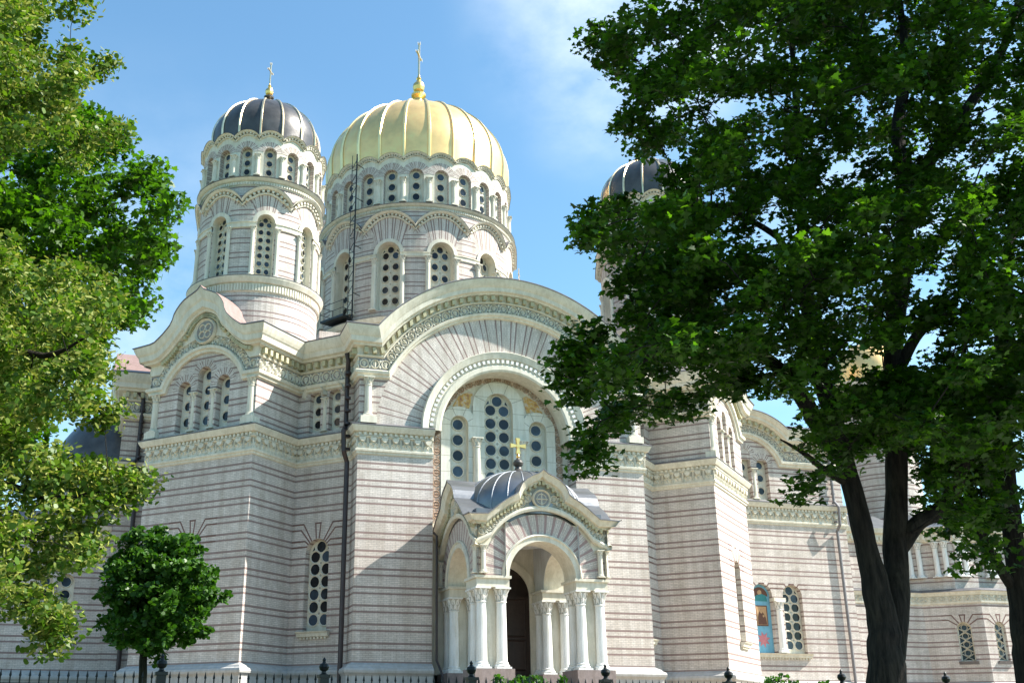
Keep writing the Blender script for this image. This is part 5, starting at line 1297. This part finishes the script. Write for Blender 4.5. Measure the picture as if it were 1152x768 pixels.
# second maple at the right edge
D2 = 17.0
polyS = [(1050, 470), (1100, 420), (1200, 250), (1500, 100), (1700, 200), (1750, 600), (1500, 700), (1152, 600), (1118, 655), (1082, 655), (1060, 600), (1040, 560)]
cS = sample_clusters(polyS, 190, D2, 2.5, [(1130, 500, 14, 30)], .35)
bS = gb(at(1150, 830, D2))
tree('maple_tree', 'thinner maple at the right edge with a slim bare trunk', 'maples around the churchyard', bS,
     [([gb(at(1165, 880, D2)), at(1158, 768, D2), at(1150, 700, D2), at(1140, 600, D2), at(1130, 510, D2), at(1126, 400, D2), at(1140, 250, D2), at(1180, 100, D2)], [.24, .20, .18, .15, .14, .12, .09, .04]),
      ([at(1140, 660, D2), at(1118, 628, D2 - .2), at(1100, 590, D2 - .3), at(1090, 560, D2 - .3), at(1085, 510, D2)], [.09, .08, .07, .06, .02])], cS,
     [('maple', .6, .115, .35, .6, M_MAPLE), ('maple', .4, .11, .35, .7, M_MAPLE_LIT)], n_leaf=170, cl_r=.48)

# flowering linden on the left
D3 = 12.0
polyL = [(-420, -150), (-200, -420), (0, -300), (90, -80), (88, 0), (62, 22), (80, 45), (80, 62), (112, 78), (98, 98), (105, 118), (98, 135), (128, 150), (112, 185), (95, 195), (60, 160), (30, 155), (-20, 175), (-40, 260), (10, 278), (60, 300), (112, 315), (130, 338),
         (125, 362), (100, 372), (92, 395), (122, 418), (105, 440), (112, 470), (90, 458), (60, 462), (30, 470), (20, 498), (60, 512), (110, 530), (160, 548), (120, 575), (92, 590), (100, 625), (78, 640), (66, 655), (58, 715), (40, 690), (0, 700), (-150, 760), (-420, 600)]
cL = sample_clusters(polyL, 1150, D3, 2.0, [(20, 475, 12, 10), (70, 480, 20, 14), (15, 530, 8, 8)], .24)
cL += [at(x, y, D3 - .6) for x, y in ((62, 722), (60, 700), (152, 546), (140, 552), (122, 535), (118, 75), (128, 150), (110, 462), (118, 470), (112, 418), (90, 600), (100, 615), (85, 10))]
bL = gb(at(-230, 900, D3))
tree('linden_tree', 'flowering linden with pale yellow bracts hanging into the left edge', None, bL,
     [([gb(at(-230, 950, D3)), at(-215, 700, D3), at(-190, 500, D3), at(-150, 300, D3), at(-100, 100, D3), at(-60, -100, D3)], [.32, .28, .24, .19, .12, .04]),
      ([at(-195, 480, D3), at(-100, 410, D3 - .2), at(-20, 385, D3 - .3), at(50, 400, D3 - .4), at(95, 380, D3 - .5)], [.13, .10, .06, .035, .012]),
      ([at(-200, 600, D3), at(-100, 560, D3 - .3), at(-20, 540, D3 - .4), at(60, 560, D3 - .4), at(130, 548, D3 - .5)], [.11, .08, .05, .03, .01]),
      ([at(-140, 260, D3), at(-60, 200, D3), at(10, 120, D3), at(70, 100, D3), at(110, 80, D3)], [.11, .08, .05, .03, .01])], cL,
     [('oval', .72, .062, .4, .7, M_LIND), ('bract', .78, .062, .4, .9, M_BRACT)], n_leaf=215, cl_r=.27, flatn=.9, twig=.006)
# dark maple behind it
D4 = 24.0
polyM = [(-300, 130), (60, 120), (128, 145), (165, 175), (192, 215), (190, 300), (172, 330), (155, 368), (115, 395), (90, 410), (60, 470), (30, 505), (-40, 600), (-300, 600)]
cM = sample_clusters(polyM, 560, D4, 3.4, [(62, 285, 10, 8), (60, 480, 16, 12)], .4)
bM = gb(at(-120, 820, D4)); bM = (bM[0], bM[1], 1.2)
tree('maple_tree', 'leafy green maple standing behind the flowering linden', 'maples around the churchyard', bM,
     [([bM, at(-115, 650, D4), at(-90, 480, D4), at(-60, 350, D4), at(-20, 220, D4)], [.35, .3, .26, .2, .06]),
      ([at(-80, 420, D4), at(-10, 330, D4), at(60, 280, D4), at(120, 230, D4)], [.15, .1, .07, .02])], cM,
     [('maple', .3, .14, .35, .5, M_MAPLE), ('maple', .7, .14, .35, .6, M_MAPLE_LIT)], n_leaf=170, cl_r=.55)
# round young linden inside the fence
D5 = 21.5; cc = at(180, 668, D5); sc_ = (cc[1]) / (FPX * cos(PITCH)) * 1.0
cD = []
Rx, Rz = 66 * D5 / (FPX * .94) * 1.0, 70 * D5 / (FPX * .94)
while len(cD) < 330:
    d = RNG.normal(0, 1, 3); d /= np.linalg.norm(d); r_ = RNG.random()**.4; wob = 1 + .05 * sin(3 * atan2(d[2], d[0]) + 1) + .05 * sin(7 * atan2(d[2], d[0])) + RNG.normal(0, .05)
    cD.append((cc[0] + d[0] * Rx * r_ * wob * .88, cc[1] + d[1] * Rx * r_ * wob * .88, cc[2] + d[2] * Rz * r_ * wob * .9))
cD.append(at(252, 672, D5)); cD.append(at(118, 700, D5)); cD.append(at(128, 715, D5)); cD.append(at(180, 598, D5))
pb = at(160, 768, D5); bD = (pb[0], pb[1], 1.0)
tree('round_tree', 'small round young tree with a clipped ball crown in front of the left wall', None, bD,
     [([bD, at(160, 768, D5), at(162, 730, D5), at(172, 690, D5), at(180, 640, D5)], [.09, .08, .075, .06, .02])], cD, [('oval', 1.0, .088, .4, .75, M_ROUND)], n_leaf=85, cl_r=.19, flatn=.9, twig=.006)
# shrubs behind the fence
for (x, y, Dd, w, lab) in ((595, 764, 24, .75, 'low dark shrub in front of the porch steps'), (892, 764, 26, .72, 'low leafy shrub in front of the icon window')):
    c = at(x, y, Dd); b_ = (c[0], c[1], ground_h(c[0], c[1])); L = []
    for k in range(46):
        L.append((c[0] + random.uniform(-1, 1) * w, c[1] + random.uniform(-.4, .4), c[2] - random.uniform(-.04, .9)))
    tree('shrub', lab, 'shrubs inside the fence', b_, [([b_, (b_[0], b_[1], b_[2] + .3), (c[0], c[1], c[2] - .35)], [.03, .025, .01]), ([b_, (b_[0] - .15, b_[1], b_[2] + .3), (c[0] - w * .5, c[1], c[2] - .25)], [.02, .018, .008])], L, [('oval', 1.0, .09, .3, .9, M_ROUND)], n_leaf=36, cl_r=.16, flatn=.9, twig=.005, cat='shrub')
# distant row of trees behind the churchyard, seen only past the edges
